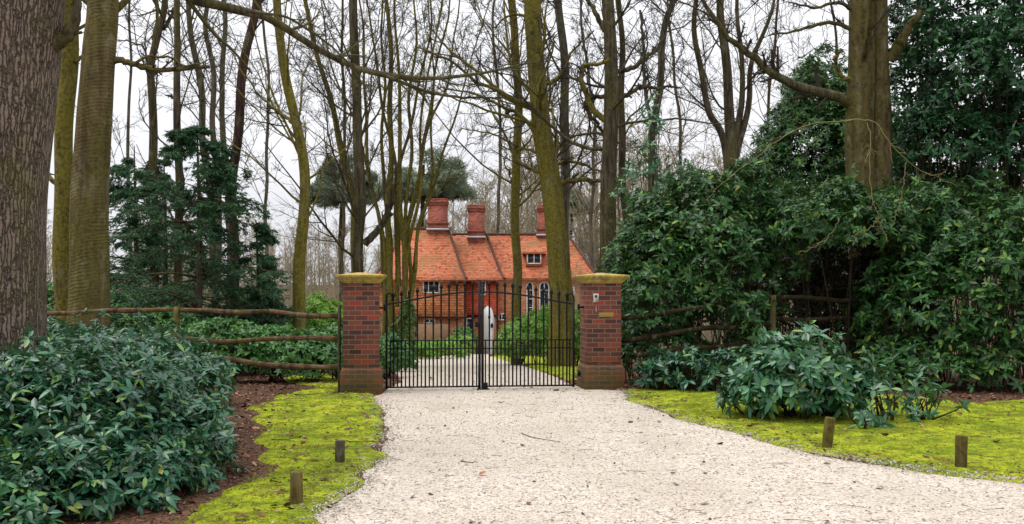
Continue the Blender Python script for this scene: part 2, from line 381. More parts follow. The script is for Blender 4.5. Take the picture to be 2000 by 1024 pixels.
so.rotation_euler = Vector((-math.sin(SUN_AZ)*math.cos(SUN_EL), -math.cos(SUN_AZ)*math.cos(SUN_EL), -math.sin(SUN_EL))).to_track_quat('-Z', 'Y').to_euler()
cd = bpy.data.cameras.new('camera'); co = link('camera', cd); co.location = (0, 0, CAMH); co.rotation_euler = (math.pi/2, 0, 0)
cd.sensor_width = 36; cd.lens = 36*F/2000; cd.shift_y = (HZ-512)/2000; cd.clip_end = 3000; cd.clip_start = .05
sc = bpy.context.scene; sc.camera = co
sc.view_settings.view_transform = 'Standard'; sc.view_settings.look = 'None'; sc.view_settings.gamma = 1; sc.view_settings.exposure = .15
sc.cycles.max_bounces = 6; sc.cycles.use_denoising = True

# ------------------------------------------------------------------ ground sheets
def polydist(p, poly):
    """signed distance (positive inside) of points p (N,2) to a polygon"""
    poly = np.asarray(poly, float); a = poly; b = np.roll(poly, -1, 0)
    d = np.full(len(p), 1e9); ins = np.zeros(len(p), bool)
    for (ax, ay), (bx, by) in zip(a, b):
        ex, ey = bx-ax, by-ay; L2 = ex*ex+ey*ey+1e-12
        t_ = np.clip(((p[:, 0]-ax)*ex + (p[:, 1]-ay)*ey)/L2, 0, 1)
        d = np.minimum(d, np.hypot(p[:, 0]-ax-t_*ex, p[:, 1]-ay-t_*ey))
        c = (ay > p[:, 1]) != (by > p[:, 1])
        with np.errstate(divide='ignore', invalid='ignore'):
            ins ^= c & (p[:, 0] < (bx-ax)*(p[:, 1]-ay)/(by-ay+1e-12)+ax)
    return np.where(ins, d, -d)

xs = np.unique(np.concatenate([np.linspace(-900, -60, 15), np.arange(-60, 60.1, 2), np.linspace(60, 900, 15)]))
ys = np.unique(np.concatenate([np.linspace(-200, -10, 8), np.arange(-10, 100.1, 2), np.linspace(100, 900, 21), [200.]]))
gx, gy = np.meshgrid(xs, ys); gv = np.stack([gx, gy, gz(gy)], -1).reshape(-1, 3)
nx = len(xs); i, j = np.meshgrid(np.arange(len(ys)-1), np.arange(nx-1), indexing='ij'); k = (i*nx+j).ravel()
tag(link('ground', MB().add(gv, [np.stack([k, k+1, k+nx+1, k+nx], -1)]).mesh('ground', M['soil'])), kind='structure')

def sheet(name, poly, res, top, mat, wob, lump, seed, edge=.10, resy=None):
    poly = np.asarray(poly)[:, :2]; lo = poly.min(0)-.5; hi = poly.max(0)+.5
    xs = np.arange(lo[0], hi[0], res); ys = np.arange(lo[1], hi[1], resy or res)
    gx, gy = np.meshgrid(xs, ys); p = np.stack([gx.ravel(), gy.ravel()], -1)
    d = polydist(p, poly) + wob*snoise(p, seed, 2.2, 4)
    h = np.clip(d/edge, -1, 1); h = np.where(h > 0, h*(2-h), h)
    z = gz(p[:, 1]) + top*h + lump*snoise(p, seed+1, 6, 4)*np.clip(h, 0, 1)
    z = np.where(h < 0, gz(p[:, 1]) + h*.05, z)
    nx = len(xs); i, j = np.meshgrid(np.arange(len(ys)-1), np.arange(nx-1), indexing='ij'); k = (i*nx+j).ravel()
    q = np.stack([k, k+1, k+nx+1, k+nx], -1); keep = (d[q] > -edge*1.5).any(1); q = q[keep]
    used = np.unique(q); mp = np.zeros(len(p), int); mp[used] = np.arange(len(used))
    o = link(name, MB().add(np.stack([p[:, 0], p[:, 1], z], -1)[used], [mp[q]]).mesh(name, mat, True))
    return tag(o, kind='structure')
gp = lambda L_: [G(*a)[:2] for a in L_]
ledge = [(700, 940), (740, 890), (752, 850), (744, 800), (720, 778)]
redge = [(1215, 764), (1230, 782), (1330, 820), (1450, 850), (1600, 890), (1750, 915), (1860, 930), (2010, 946)]
LE = [(-1.42, 6.75), *gp([(655, 985)] + ledge)]; RE = gp(redge)
DRIVE = [(-9, -6), (-9, 2.5), (-2.6, 4.6)] + LE + [(-2.0, 15.4), (-2.05, 18)] + gp([(757, 712), (802, 700), (912, 693)]) + [(-2.6, 58.8), (-1.3, 58.8)] \
    + gp([(956, 696), (1018, 713), (1072, 731)]) + [(1.05, 17), (1.15, 15.8)] + RE + [(14, 7.0), (14, -6)]
sheet('driveway', DRIVE, .1, .012, M['gravel'], .05, .004, 5, .15)
MOSSL = [(-2.6, 4.5)] + LE + [(-2.02, 14.95), (-2.75, 14.95), (-2.75, 18.0)] + gp([(575, 722), (560, 748), (620, 758), (540, 778), (500, 800), (505, 850), (530, 905), (480, 940), (400, 985), (330, 1030)]) + [(-2.55, 5.6)]
MOSSR = RE + [(9, 7.7), (12, 8), (12, 14), *gp([(2000, 785), (1880, 790), (1760, 776), (1600, 765), (1430, 760), (1300, 757)])]
MOSSB = gp([(1118, 746), (1072, 730), (1018, 712), (958, 697), (1010, 695), (1060, 699), (1140, 704)])
sheet('moss_verge', MOSSL, .035, .035, M['moss'], .14, .015, 11)
sheet('moss_verge', MOSSR, .04, .035, M['moss'], .12, .015, 12)
sheet('moss_verge', MOSSB, .12, .04, M['moss'], .12, .02, 13, .2, .2)
sheet('moss_verge', gp([(690, 716), (757, 712), (802, 700), (800, 695), (690, 697)]), .12, .04, M['moss'], .12, .02, 14, .2, .2)

# ------------------------------------------------------------------ growing things
def spline(pts, n):
    pts = np.asarray(pts, float); m = len(pts)
    if m == 2: return pts[0] + np.linspace(0, 1, n)[:, None]*(pts[1]-pts[0])
    e = np.vstack([2*pts[0]-pts[1], pts, 2*pts[-1]-pts[-2]]); s = np.linspace(0, m-1-1e-9, n); i = s.astype(int); t_ = (s-i)[:, None]
    a, b, c, d = e[i], e[i+1], e[i+2], e[i+3]
    return .5*(2*b + (c-a)*t_ + (2*a-5*b+4*c-d)*t_**2 + (3*b-a-3*c+d)*t_**3)

def spawn(Pts, R, k, tmin, tmax, ang, lr, n, wob, up, rr, rng, rmin, taper=.35, L0=None):
    N, m, _ = Pts.shape; idx = np.repeat(np.arange(N), k); K = len(idx)
    t_ = rng.uniform(tmin, tmax, K); f = t_*(m-1); i = np.minimum(f.astype(int), m-2); u = (f-i)[:, None]
    p = Pts[idx, i]*(1-u) + Pts[idx, i+1]*u; r = R[idx, i]*(1-u[:, 0]) + R[idx, i+1]*u[:, 0]
    T = unit(Pts[idx, i+1]-Pts[idx, i]); q = unit(np.cross(T, rng.normal(size=(K, 3))))
    a = np.radians(rng.uniform(ang[0], ang[1], K))[:, None]; d = unit(np.cos(a)*T + np.sin(a)*q)
    if L0 is None: L0 = np.linalg.norm(np.diff(Pts, axis=1), axis=2).sum(1)[idx]
    Ln = L0*lr*rng.uniform(.55, 1.25, K)*(1-.45*t_); st = (Ln/(n-1))[:, None]
    out = np.empty((K, n, 3)); out[:, 0] = p
    for j in range(1, n):
        d = unit(d + wob*rng.normal(size=(K, 3)) + np.array([0, 0, up])); out[:, j] = out[:, j-1] + d*st
    r0 = np.maximum(r*rr*rng.uniform(.7, 1.1, K), rmin)
    return out, r0[:, None]*np.linspace(1, taper, n)[None]

def stem_tube(path, rad, sides, seed, lump=.06, flare=.5, ridges=0):
    """one thick stem: lumpy tube with a flared foot; path already dense"""
    n = len(path); v, q = tubes(path[None], np.ones((1, n)), sides)
    v = v.reshape(n, sides, 3); off = v - path[:, None]
    a = np.arange(sides)/sides*2*np.pi; h = path[:, 2]-path[0, 2]
    sp_ = np.stack([np.cos(a)[None]*1.2 + 0*h[:, None], np.sin(a)[None]*1.2 + 0*h[:, None], h[:, None]*.5 + 0*a[None]], -1)
    k = 1 + lump*snoise(sp_, seed, 1.2, 3)
    fl = np.exp(-np.maximum(h, 0)/(2.2*rad[0]+.05))[:, None]
    k = k + flare*fl*(.6+.6*np.sin(a*5+seed)[None])
    if ridges: k = k + ridges*(np.abs(np.sin(a*4+.5*snoise(sp_, seed+3, .6)+seed))[None] if False else np.abs(np.sin(a[None]*4 + 1.2*snoise(sp_, seed+3, .5)))-.5)
    v = path[:, None] + off*(rad[:, None]*k)[..., None]
    return v.reshape(-1, 3), q

RNG = np.random.default_rng
def bare_tree(label, Y, path, w, seed, mat='brown_bark', nl=12, tmin=.3, ext=.7, spread=(30, 60), up=.08, limbs=(), k=(7, 6, 4), llen=.26, twig='twig',
              stems=(), name='bare_tree', cat='tree', group='bare trees of the wood', flare=.45, lump=.05, sides=14, ridges=0, crown=True, wob=.13, dy=0, limbmat=None):
    """path: pixels of the stem from low to high at distance Y; w: widths in pixels (low, high)"""
    r = RNG(seed); pts = [P(a, b, Y + dy*i) for i, (a, b) in enumerate(path)]
    b = pts[0].copy(); g = float(gz(Y))
    if b[2] > g: pts = [np.array([b[0] + (b[0]-pts[1][0])*.2, Y, g-.15])] + pts
    else: pts[0][2] = g-.15
    tall = pts[-1][2]-g; d = unit(unit(pts[-1]-pts[-2]) + np.array([0, 0, .8]))
    ntop = len(pts)
    for j in (1, 2): pts.append(pts[-1] + d*tall*ext/2 + r.normal(size=3)*tall*.02)
    root = thing(name, label, cat, (pts[0][0], Y, g), 0, group)
    n = 60; path3 = spline(pts, n); s = np.linspace(0, 1, n)*(len(pts)-1)/(ntop-1)
    rad = np.where(s < 1, w[0]+(w[1]-w[0])*s, w[1]*np.maximum(.12, 1-(s-1)*(ntop-1)/2*.85))/F*Y/2
    def wig(p, sd, am, g=g):      # stems are never straight
        q = (p[:, 2:3]-g)*.55; f_ = np.clip((p[:, 2]-g)/3, 0, 1)*am; p[:, 0] += f_*(snoise(q, sd, .45, 2) + .35*snoise(q, sd+2, 1.6, 1)); p[:, 1] += f_*snoise(q, sd+1, .5, 2); return p
    path3 = wig(path3, seed, .10 if w[0]/F*Y < .45 else .05)
    tb = MB(); tb.add(*stem_tube(path3, rad, sides, seed, lump, flare, ridges))
    skel = [(path3[None], rad[None])]
    for st in stems:     # further stems of a coppice
        pp = [P(a, b_, Y + st[3]*i) for i, (a, b_) in enumerate(st[0])]
        if st[4]: pp = [np.array([pp[0][0], pp[0][1], g-.15])] + pp
        dd = unit(unit(pp[-1]-pp[-2]) + np.array([0, 0, .4])); pp += [pp[-1] + dd*tall*ext*.5, pp[-1] + dd*tall*ext]
        p3 = wig(spline(pp, 36), seed+len(skel)*5, .14 if st[1] < 40 else .03, pp[0][2]); rr_ = np.linspace(st[1], st[2]*.25, 36)/F*Y/2
        tb.add(*stem_tube(p3, rr_, 10, seed+7, .05, .25 if st[4] else 0)); skel.append((p3[None], rr_[None]))
    cb = MB(); rmin = max(.003, Y*.00018); L1s = []
    for lb in limbs:     # limbs drawn one by one
        pp = np.array([P(a, b_, Y + lb[3]*i) for i, (a, b_) in enumerate(lb[0])]); p3 = spline(pp, 22); p3[1:-1] += r.normal(size=(20, 3))*.012*Y/20
        rr_ = np.linspace(lb[1], lb[2], 22)/F*Y/2; o = MB(); o.tubes(p3[None], rr_[None], 9)
        part('branch', o, M[lb[4] if len(lb) > 4 else (limbmat or mat)], root, smooth=True); L1s.append((p3[None], rr_[None]))
    if crown:
        A = []
        for (a, b_) in skel:
            A.append(spawn(a, b_, int(nl*1.4) if len(skel) == 1 else max(4, int(nl*.6)), tmin, .98, spread, llen, 9, wob, up, .27, r, rmin*2.2, .3))
        B = []; Cc = []
        for (a, b_) in A: tb.tubes(a, b_, 7)
        for (a, b_) in A + L1s:
            x = spawn(a, b_, k[0] if len(a) > 1 else k[0]*2, .15, 1, (25, 65), .42 if len(a) > 1 else .16, 7, wob, .05, .55, r, rmin*1.7, .4); cb.tubes(*x, 4); B.append(x)
        for x in B:
            y = spawn(*x, k[1], .15, 1, (25, 65), .5, 6, wob, .03, .6, r, rmin*1.15, .5); cb.tubes(*y, 3); Cc.append(y)
        if k[2]:
            for y in Cc: cb.tubes(*spawn(*y, k[2]+1, .1, 1, (25, 60), .55, 4, wob, .02, .7, r, rmin*.72, .6), 3)
        part('crown', cb, M[twig], root)
    part('trunk', tb, M[mat], root, smooth=True)
    return root

# leaf templates: x along the leaf, y across, z up
def leaf_tpl(wd=.15, fold=.05, droop=.12, fine=True):
    if fine:
        v = np.array([[0, 0, 0], [.35, -wd, fold], [.35, 0, 0], [.35, wd, fold], [.72, -wd*.85, fold-droop*.5], [.72, 0, -droop*.5], [.72, wd*.85, fold-droop*.5], [1, 0, -droop]], float)
        return v, [np.array([[0, 1, 2], [0, 2, 3], [4, 7, 5], [5, 7, 6]]), np.array([[1, 4, 5, 2], [2, 5, 6, 3]])]
    v = np.array([[0, 0, 0], [.5, -wd, fold], [.5, wd, fold], [1, 0, -droop]], float)
    return v, [np.array([[0, 1, 2], [1, 3, 2]])]
def place(tpl, p, x, z, s, mb):
    v, fs = tpl; x = unit(x); y = unit(np.cross(z, x)); z = np.cross(x, y)
    V = p[:, None] + s[:, None, None]*(v[None, :, 0:1]*x[:, None] + v[None, :, 1:2]*y[:, None] + v[None, :, 2:3]*z[:, None])
    N, m = len(p), len(v)
    mb.add(V.reshape(-1, 3), [(np.arange(N)[:, None, None]*m + f[None]).reshape(-1, f.shape[1]) for f in fs])
def whorls(p, ax, k, size, rng, mb, tpl, el=(-25, 40)):
    W = len(p); ax = unit(ax); u = unit(np.cross(ax, rng.normal(size=(W, 3)))); v = np.cross(ax, u)
    ph = (np.arange(k)[None]/k*2*np.pi + rng.uniform(0, 6.28, (W, 1)) + rng.normal(0, .22, (W, k)))[..., None]
    e = np.radians(rng.uniform(el[0], el[1], (W, k)))[..., None]
    d = np.cos(e)*(np.cos(ph)*u[:, None] + np.sin(ph)*v[:, None]) + np.sin(e)*ax[:, None]
    z = np.broadcast_to(ax[:, None], d.shape) + .25*rng.normal(size=d.shape)
    s = rng.uniform(size[0], size[1], (W, k))*rng.uniform(.8, 1.15, (W, 1))
    P_, d, z, s = np.repeat(p, k, 0), d.reshape(-1, 3), z.reshape(-1, 3), s.ravel(); grp = rng.integers(0, 4, len(s)); s = s*np.where(rng.random(len(s)) < .2, .6, 1)
    for g_, (sy, dz) in enumerate(((1, 0), (.9, -.15), (1.15, .05), (1, -.32))):
        v = tpl[0].copy(); v[:, 1] *= sy; v[:, 2] += dz*v[:, 0]**2; v[:, 0] *= 1-abs(dz)*.2; m_ = grp == g_
        place((v, tpl[1]), P_[m_], d[m_], z[m_], s[m_], mb)
def shell(blobs, n, rng, inner=.35, zmin=None, seed=1, rough=.16):
    """points on and just inside a union of lumpy ellipsoids, with outward normals"""
    B = np.array(blobs, float); wt = (B[:, 3]*B[:, 4] + B[:, 3]*B[:, 5] + B[:, 4]*B[:, 5]); wt /= wt.sum()
    m = n*3; b = rng.choice(len(B), m, p=wt); d = unit(rng.normal(size=(m, 3))); d[:, 2] = np.where(d[:, 2] < -.35, -d[:, 2], d[:, 2])
    k = np.where(rng.random(m) < inner, rng.uniform(.55, .95, m), rng.uniform(.94, 1.04, m))
    k = k*(1 + rough*snoise(d*1.5 + b[:, None]*3.1, seed, 1.6, 3))
    p = B[b, :3] + d*B[b, 3:6]*k[:, None]; nrm = unit(d/B[b, 3:6])
    ok = np.ones(m, bool)
    for q in B: ok &= (((p-q[:3])/q[3:6])**2).sum(1) > .42
    if zmin is not None: ok &= p[:, 2] > zmin + gz(p[:, 1])
    p, nrm = p[ok][:n], nrm[ok][:n]
    return p, nrm
def shrub(label, blobs, nw, size, seed, mat='rhodo', k=8, inner=.35, name='rhododendron_bush', cat='bush', group='evergreen shrubs', fine=True, wd=.17,
          zmin=.04, nstem=30, upb=.55, el=(-25, 40), rough=.16, loc=None, smat='stem', sprigs=0):
    r = RNG(seed); B = np.array(blobs, float); c = B[:, :2].mean(0) if loc is None else np.array(loc[:2]); g = float(gz(c[1]))
    root = thing(name, label, cat, (c[0], c[1], g), 0, group)
    p, nrm = shell(blobs, nw, r, inner, zmin, seed, rough)
    if sprigs:
        q = r.integers(0, len(p), sprigs); p = np.concatenate([p, p[q] + nrm[q]*r.uniform(.05, .22, (sprigs, 1)) + [0, 0, .05]]); nrm = np.concatenate([nrm, nrm[q]])
    ax = nrm*.7 + np.array([0, 0, upb]) + .35*r.normal(size=p.shape)
    mb = MB(); whorls(p, ax, k, size, r, mb, leaf_tpl(wd, fine=fine), el); part('leaves', mb, M[mat], root, smooth=fine)
    sb = MB(); q = r.choice(len(p), min(nstem, len(p)), False); bc = B[np.argmin(((p[q][:, None]-B[None, :, :3])**2).sum(2), 1)]
    base = np.stack([bc[:, 0] + r.normal(size=len(q))*.15*bc[:, 3], bc[:, 1] + r.normal(size=len(q))*.15*bc[:, 4], gz(bc[:, 1])-.03], -1)
    tt = np.linspace(0, 1, 7)[None, :, None]; mid = base*.45 + p[q]*.55 + r.normal(size=base.shape)*.12; mid[:, 2] = base[:, 2]*.4 + p[q][:, 2]*.6
    Pth = (1-tt)**2*base[:, None] + 2*tt*(1-tt)*mid[:, None] + tt**2*p[q][:, None]
    sb.tubes(Pth, np.linspace(1, .3, 7)[None]*r.uniform(.008, .02, (len(q), 1)), 5); part('stems', sb, M[smat], root, smooth=True)
    return root
def blob(px, py, Y, rx, ry, rz): c = P(px, py, Y); return (c[0], c[1], c[2], rx, ry, rz)

# ------------------------------------------------------------------ gate piers
TH = math.radians(7.5)
def pier(label, c, hinge_side):
    root = thing('brick_pier', label, 'gate pier', (c[0], c[1], 0), TH, 'brick gate piers')
    part('plinth', MB().frustum(.325, -.05, .325, .335).frustum(.325, .335, .285, .40), M['brick_pier'], root, False, uv=True, bevel=.006)
    part('shaft', MB().frustum(.278, .398, .278, 1.70), M['brick_pier'], root, False, uv=True, bevel=.006)
    cap = MB()
    cap.frustum(.292, 1.70, .305, 1.722).frustum(.315, 1.722, .345, 1.765).frustum(.352, 1.765, .368, 1.79).frustum(.385, 1.79, .395, 1.83).frustum(.388, 1.83, .05, 1.872)
    part('cap', cap, M['cap'], root, False, bevel=.006)
    s = hinge_side
    for z in (.22, 1.30):
        h = MB(); h.box(*sorted((s*.27, s*.35)), -.03, .03, z, z+.03); h.lathe([(.02, -.03), (.02, .07)], (s*.36, 0, z), 10); part('hinge', h, M['iron'], root, False)
    return root
PL = pier('brick gate pier left of the iron gate with lighter red bricks and no panel', (-2.36, 15.27), 1)
PR = pier('brick gate pier right of the iron gate with steel intercom panel', (1.44, 15.83), -1)
ip = part('intercom', MB().box(-.185, -.095, -.297, -.276, 1.40, 1.54), M['steel'], PR, False, bevel=.004)
lens_ = MB(); lens_.lathe([(.022, 0), (.022, .008), (.016, .012)], (0, 0, 0), 16)
lv = lens_.v[0]; lens_.v = [np.stack([lv[:, 0]-.14, -.297-lv[:, 2], lv[:, 1]+1.495], -1)]; part('lens', lens_, M['black'], ip, False)
bt = MB(); bt.lathe([(.012, 0), (.012, .006)], (0, 0, 0), 12); bv = bt.v[0]; bt.v = [np.stack([bv[:, 0]-.14, -.297-bv[:, 2], bv[:, 1]+1.435], -1)]; part('button', bt, M['steel'], ip, False)
hk = MB(); a = np.linspace(0, np.pi*1.1, 8); hp = np.stack([-.14 + 0*a, -.30-.02*np.sin(a), 1.285+.0*a+.02*np.cos(a)-.02], -1)
hk.tubes(np.concatenate([[[-.14, -.30, 1.34]], hp])[None], np.full((1, 9), .006), 6); part('hook', hk, M['steel'], PR, False)
part('plate', MB().box(-.09, .15, -.288, -.276, 1.165, 1.235), M['brass'], PR, False, bevel=.003)
part('cable_duct', MB().box(-.335, -.325-.012, -.30, -.25, 0, .40).box(-.335, -.325-.012, -.18, -.13, 0, .40), M['black'], PL, False)

# ------------------------------------------------------------------ iron gate, two leaves
HL, HR = np.array([X(753, 15.38), 15.38]), np.array([X(1122, 15.72), 15.72])
gd = HR-HL; GW = np.linalg.norm(gd); GA = math.atan2(gd[1], gd[0])
def arch(u): return 1.365 + .20*math.sin(math.pi*u)**1.15          # top rail, u along the whole opening
def leafgate(label, loc, s):
    """leaf in local frame: x runs from its hinge (0) towards the middle (s*W)"""
    W = GW/2-.008
    root = thing('iron_gate_leaf', label, 'gate', (*loc, 0), GA, 'leaves of the iron gate')
    U = lambda x: x/GW if s > 0 else 1-x/GW
    fr = MB()
    fr.box(*sorted((0, s*.032)), -.016, .016, .03, 1.47)
    fr.box(*sorted((s*(W-.036), s*(W+.004))), -.016, .016, .03, 1.76 if s > 0 else 1.72)
    for z, hgt in ((.045, .022), (.655, .016), (.785, .016)):
        fr.box(*sorted((s*.032, s*(W-.03))), -.02, .02, z, z+hgt)
    xx = np.linspace(.02, W-.01, 24); fr.tubes(np.array([[(s*x, 0, arch(U(x))) for x in xx]]), np.full((1, 24), .014), 8)
    a = np.linspace(0, math.pi*1.25, 14)                               # crook on the hinge stile
    cr = [(s*(.016 + .045*(1-math.cos(t_))), 0, 1.47 + .075*math.sin(t_)) for t_ in a]
    fr.tubes(np.array([[(s*.016, 0, 1.42)] + cr]), np.linspace(.015, .009, 15)[None], 8)
    part('frame', fr, M['iron'], root, False)
    nb = 12; dx = W/nb
    for q in range(1, nb):
        x = s*q*dx; zt = arch(U(q*dx)); b = MB()
        b.tubes(np.array([[(x, 0, .06), (x, 0, zt+.07)]]), np.array([[.0135, .0135]]), 8)
        for z in ((zt-.40, ) if q > 5 else ()):
            b.lathe([(.009, -.035), (.02, -.012), (.022, 0), (.02, .012), (.009, .035)], (x, 0, z), 10)
        ob = part('bar', b, M['iron'], root, False, True)
        f = MB(); f.lathe([(.009, -.02), (.021, 0), (.012, .02), (.015, .03), (.031, .06), (.02, .09), (.003, .14)], (x, 0, zt+.06), 10); part('finial', f, M['iron'], ob, False, True)
    for q in range(nb):
        x = s*(q+.5)*dx
        if q == 0: x = s*(.032 + .5*(dx-.032))
        part('dog_bar', MB().tubes(np.array([[(x, 0, .06), (x, 0, .79)]]), np.array([[.0115, .0115]]), 8), M['iron'], root, False, True)
    return root
GL = leafgate('black iron gate leaf hung on the left pier, carrying the centre drop bolt', HL, 1)
GR = leafgate('black iron gate leaf hung on the right pier with the intercom', HR, -1)
W_ = GW/2
part('drop_bolt', MB().box(W_-.05, W_-.012, -.04, -.018, .02, .40).bar((W_-.03, -.045, .0), (W_-.03, -.045, .5), .008), M['iron'], GL, False)
part('latch', MB().box(W_-.10, W_-.01, -.045, -.017, 1.0, 1.09), M['iron'], GL, False, bevel=.004)
st = thing('gate_stop', 'small black gate stop box on the gravel where the leaves meet', 'gate stop', (HL[0]+gd[0]/2+.03, HL[1]+gd[1]/2-.06, 0), GA)
part('base', MB().box(-.10, .10, -.07, .0, -.01, .03), M['iron'], st, False, bevel=.004); part('box', MB().box(-.02, .075, -.06, -.01, .03, .125), M['iron'], st, False, bevel=.006)

# ------------------------------------------------------------------ fences and bollards
def rail(a, b, r, seed, sag=.02, mb=None):
    rg = RNG(seed); n = 26; p = np.asarray(a) + np.linspace(0, 1, n)[:, None]*(np.asarray(b)-np.asarray(a)); L_ = np.linalg.norm(np.asarray(b)-np.asarray(a))
    s = np.linspace(0, L_, n)[:, None]; p[:, 2] += sag*snoise(s, seed, .9, 2) ; p[:, 1] += .02*snoise(s, seed+1, 1.2, 2)
    v, q = stem_tube(p, r*(1 + .16*snoise(s, seed+2, 2.0, 2)), 9, seed, .18, 0)
    v = v.reshape(n, 9, 3); v[..., 1] = p[:, None, 1] + (v[..., 1]-p[:, None, 1])*.7
    m = MB(); m.add(v.reshape(-1, 3), [q, np.arange(9)[::-1][None], ((n-1)*9+np.arange(9))[None]]); return m
def post(p, h, r, seed):
    m = MB(); z = np.linspace(-.1, h, 14); pp = np.stack([p[0]+.01*np.sin(z*3+seed), p[1]+0*z, z + float(gz(p[1]))], -1)
    v, q = stem_tube(pp, np.full(14, r), 9, seed, .10, 0); m.add(v, [q, (13*9+np.arange(9))[None]]); return m
FL = thing('split_rail_fence', 'weathered three rail split wood fence left of the gate', 'fence', (X(345, 16.3), 16.3, 0))
part('post', post((X(345, 16.3), 16.3), 1.33, .058, 3), M['post'], FL, smooth=True)
part('post', MB().box(X(662, 15.3)-.012, X(662, 15.3)+.025, 15.25, 15.34, -.05, 1.36), M['grey_bark'], FL, bevel=.006)
part('post', post((X(20, 17), 17.0), 1.33, .058, 4), M['post'], FL, smooth=True)
for a, b, r_, sd_ in (((340, 605, 16.3), (20, 613, 17), .042, 1), ((352, 606, 16.3), (661, 617, 15.3), .044, 2), ((345, 662, 16.3), (20, 668, 17), .04, 3), ((350, 662, 16.3), (661, 665, 15.3), .04, 4),
                      ((385, 700, 16.2), (661, 717, 15.3), .044, 5), ((345, 715, 16.3), (20, 722, 17), .04, 6)):
    part('rail', rail(P(*a), P(*b), r_, sd_, .03), M['rail'], FL, smooth=True)
FR = thing('split_rail_fence', 'shade-darkened mossy split rail fence sagging under the shrubs right of the gate', 'fence', (X(1510, 16.8), 16.8, float(gz(16.8))))
part('post', post((X(1510, 16.8), 16.8), 1.55, .055, 8), M['post'], FR, smooth=True)
part('post', post((X(1730, 17.2), 17.2), 1.45, .055, 9), M['post'], FR, smooth=True)
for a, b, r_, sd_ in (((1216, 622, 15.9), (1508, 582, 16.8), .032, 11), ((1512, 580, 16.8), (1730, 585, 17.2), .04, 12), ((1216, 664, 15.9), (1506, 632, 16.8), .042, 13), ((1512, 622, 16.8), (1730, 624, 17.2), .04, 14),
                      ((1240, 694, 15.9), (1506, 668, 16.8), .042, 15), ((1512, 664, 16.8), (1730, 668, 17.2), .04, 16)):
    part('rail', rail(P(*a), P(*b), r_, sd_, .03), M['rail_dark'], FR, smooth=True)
def bollard(label, px, pb, pt, wpx, mat, seed, tilt=0):
    g = G(px, pb); Y = g[1]; h = (pb-pt)/F*Y; r = wpx/F*Y/2
    m = MB(); pr = [(r*1.0, -.12), (r*1.02, 0), (r*.99, h*.5), (r, h-.012), (r*.93, h-.003), (r*.9, h)]
    m.lathe(pr, (0, 0, 0), 18); v = m.v[0]; v[:, :2] *= (1+.05*snoise(v*6, seed, 1.5, 2))[:, None]
    o = link('wooden_bollard', m.mesh('wooden_bollard', M[mat], False), None, (g[0], g[1], .0)); o.rotation_euler = (0, tilt, 0)
    b_ = o.modifiers.new('Bevel', 'BEVEL'); b_.width = .003; b_.limit_method = 'ANGLE'; b_.angle_limit = .6
    return tag(o, label, 'bollard', 'timber bollards on the moss verges')
bollard('brown round timber bollard nearest the big dark bush on the left moss', 579, 990, 921, 25, 'bollard', 1)
bollard('dark grey round timber bollard on the left moss beside the gravel', 664, 909, 860, 19, 'bollard_dark', 2)
bollard('timber bollard tilting slightly right in front of the right rhododendron', 1614, 880, 815, 20, 'bollard', 3, .12)
bollard('upright green-stained timber bollard alone on the far right moss', 1877, 922, 851, 23, 'bollard', 4, .01)

# ------------------------------------------------------------------ the house
H = thing('tile_hung_house', 'red tile-hung country house with steep tiled roofs behind the gate', 'house', (-1, 60, -2.5))
def hip(x0, x1, y0, y1, ze, rx0, rx1, ry, zr, flare=.0):
    """closed hipped roof solid: eaves rectangle, ridge between (rx0,ry) and (rx1,ry); bellcast foot"""
    m = MB(); e = .14
    E = [(x0, y0, ze), (x1, y0, ze), (x1, y1, ze), (x0, y1, ze)]; Bt = [(x, y, ze-e) for x, y, _ in E]; Rg = [(rx0, ry, zr), (rx1, ry, zr)]
    f = .22                                       # bellcast: a ring a little below the straight slope
    def mid(a, b): a, b = np.array(a), np.array(b); q = a+(b-a)*f; q[2] -= .16; return q
    Md = [mid(E[0], Rg[0]), mid(E[1], Rg[1]), mid(E[2], Rg[1]), mid(E[3], Rg[0])]
    v = E + Bt + [tuple(q) for q in Md] + Rg
    q4 = [[3, 2, 1, 0]]; q4 = [[4, 7, 6, 5]]
    for a in range(4): b = (a+1) % 4; q4 += [[4+a, 4+b, b, a], [a, b, 8+b, 8+a]]
    q4 += [[8, 9, 13, 12], [10, 11, 12, 13]]
    m.add(v, [np.array(q4), np.array([[9, 10, 13], [11, 8, 12]])]); return m
def ridge_tiles(m, pts, r=.085):
    p = spline(pts, 40) if len(pts) > 2 else spline(pts, 26); rr_ = r*(1+.25*(np.arange(len(p)) % 2)); m.tubes(p[None], rr_[None], 8); return m
zE, zRg = Z(543, 60), Z(458, 63.2)
xl, xr = -8.4, X(911, 58.0)
zw = Z(545, 58.0); zwr = Z(447, 61.5)
roofs = MB()
for r_ in (hip(-4.4, X(1172, 60), 60, 66.6, zE, -3.9, X(1109, 63.2), 63.2, zRg),
           hip(xl, xr, 58.0, 65.2, zw, X(795, 61.5), X(876, 61.5), 61.5, zwr),
           hip(-4.6, X(985, 59.2), 59.2, 66.0, Z(545, 59.2), -3.6, X(951, 62.6), 62.6, zRg-.08)):
    roofs.add(r_.v[0], r_.f)
RF = part('roof', roofs, M['tiles'], H, uv=True)
rt = MB(); ridge_tiles(rt, [(X(795, 61.5), 61.5, zwr), (X(876, 61.5), 61.5, zwr)]); ridge_tiles(rt, [(-3.9, 63.2, zRg), (X(1109, 63.2), 63.2, zRg)])
def hipline(a, b):
    a, b = np.array(a), np.array(b); q = a+(b-a)*.22; q[2] -= .16; ridge_tiles(rt, [a, q, b], .075)
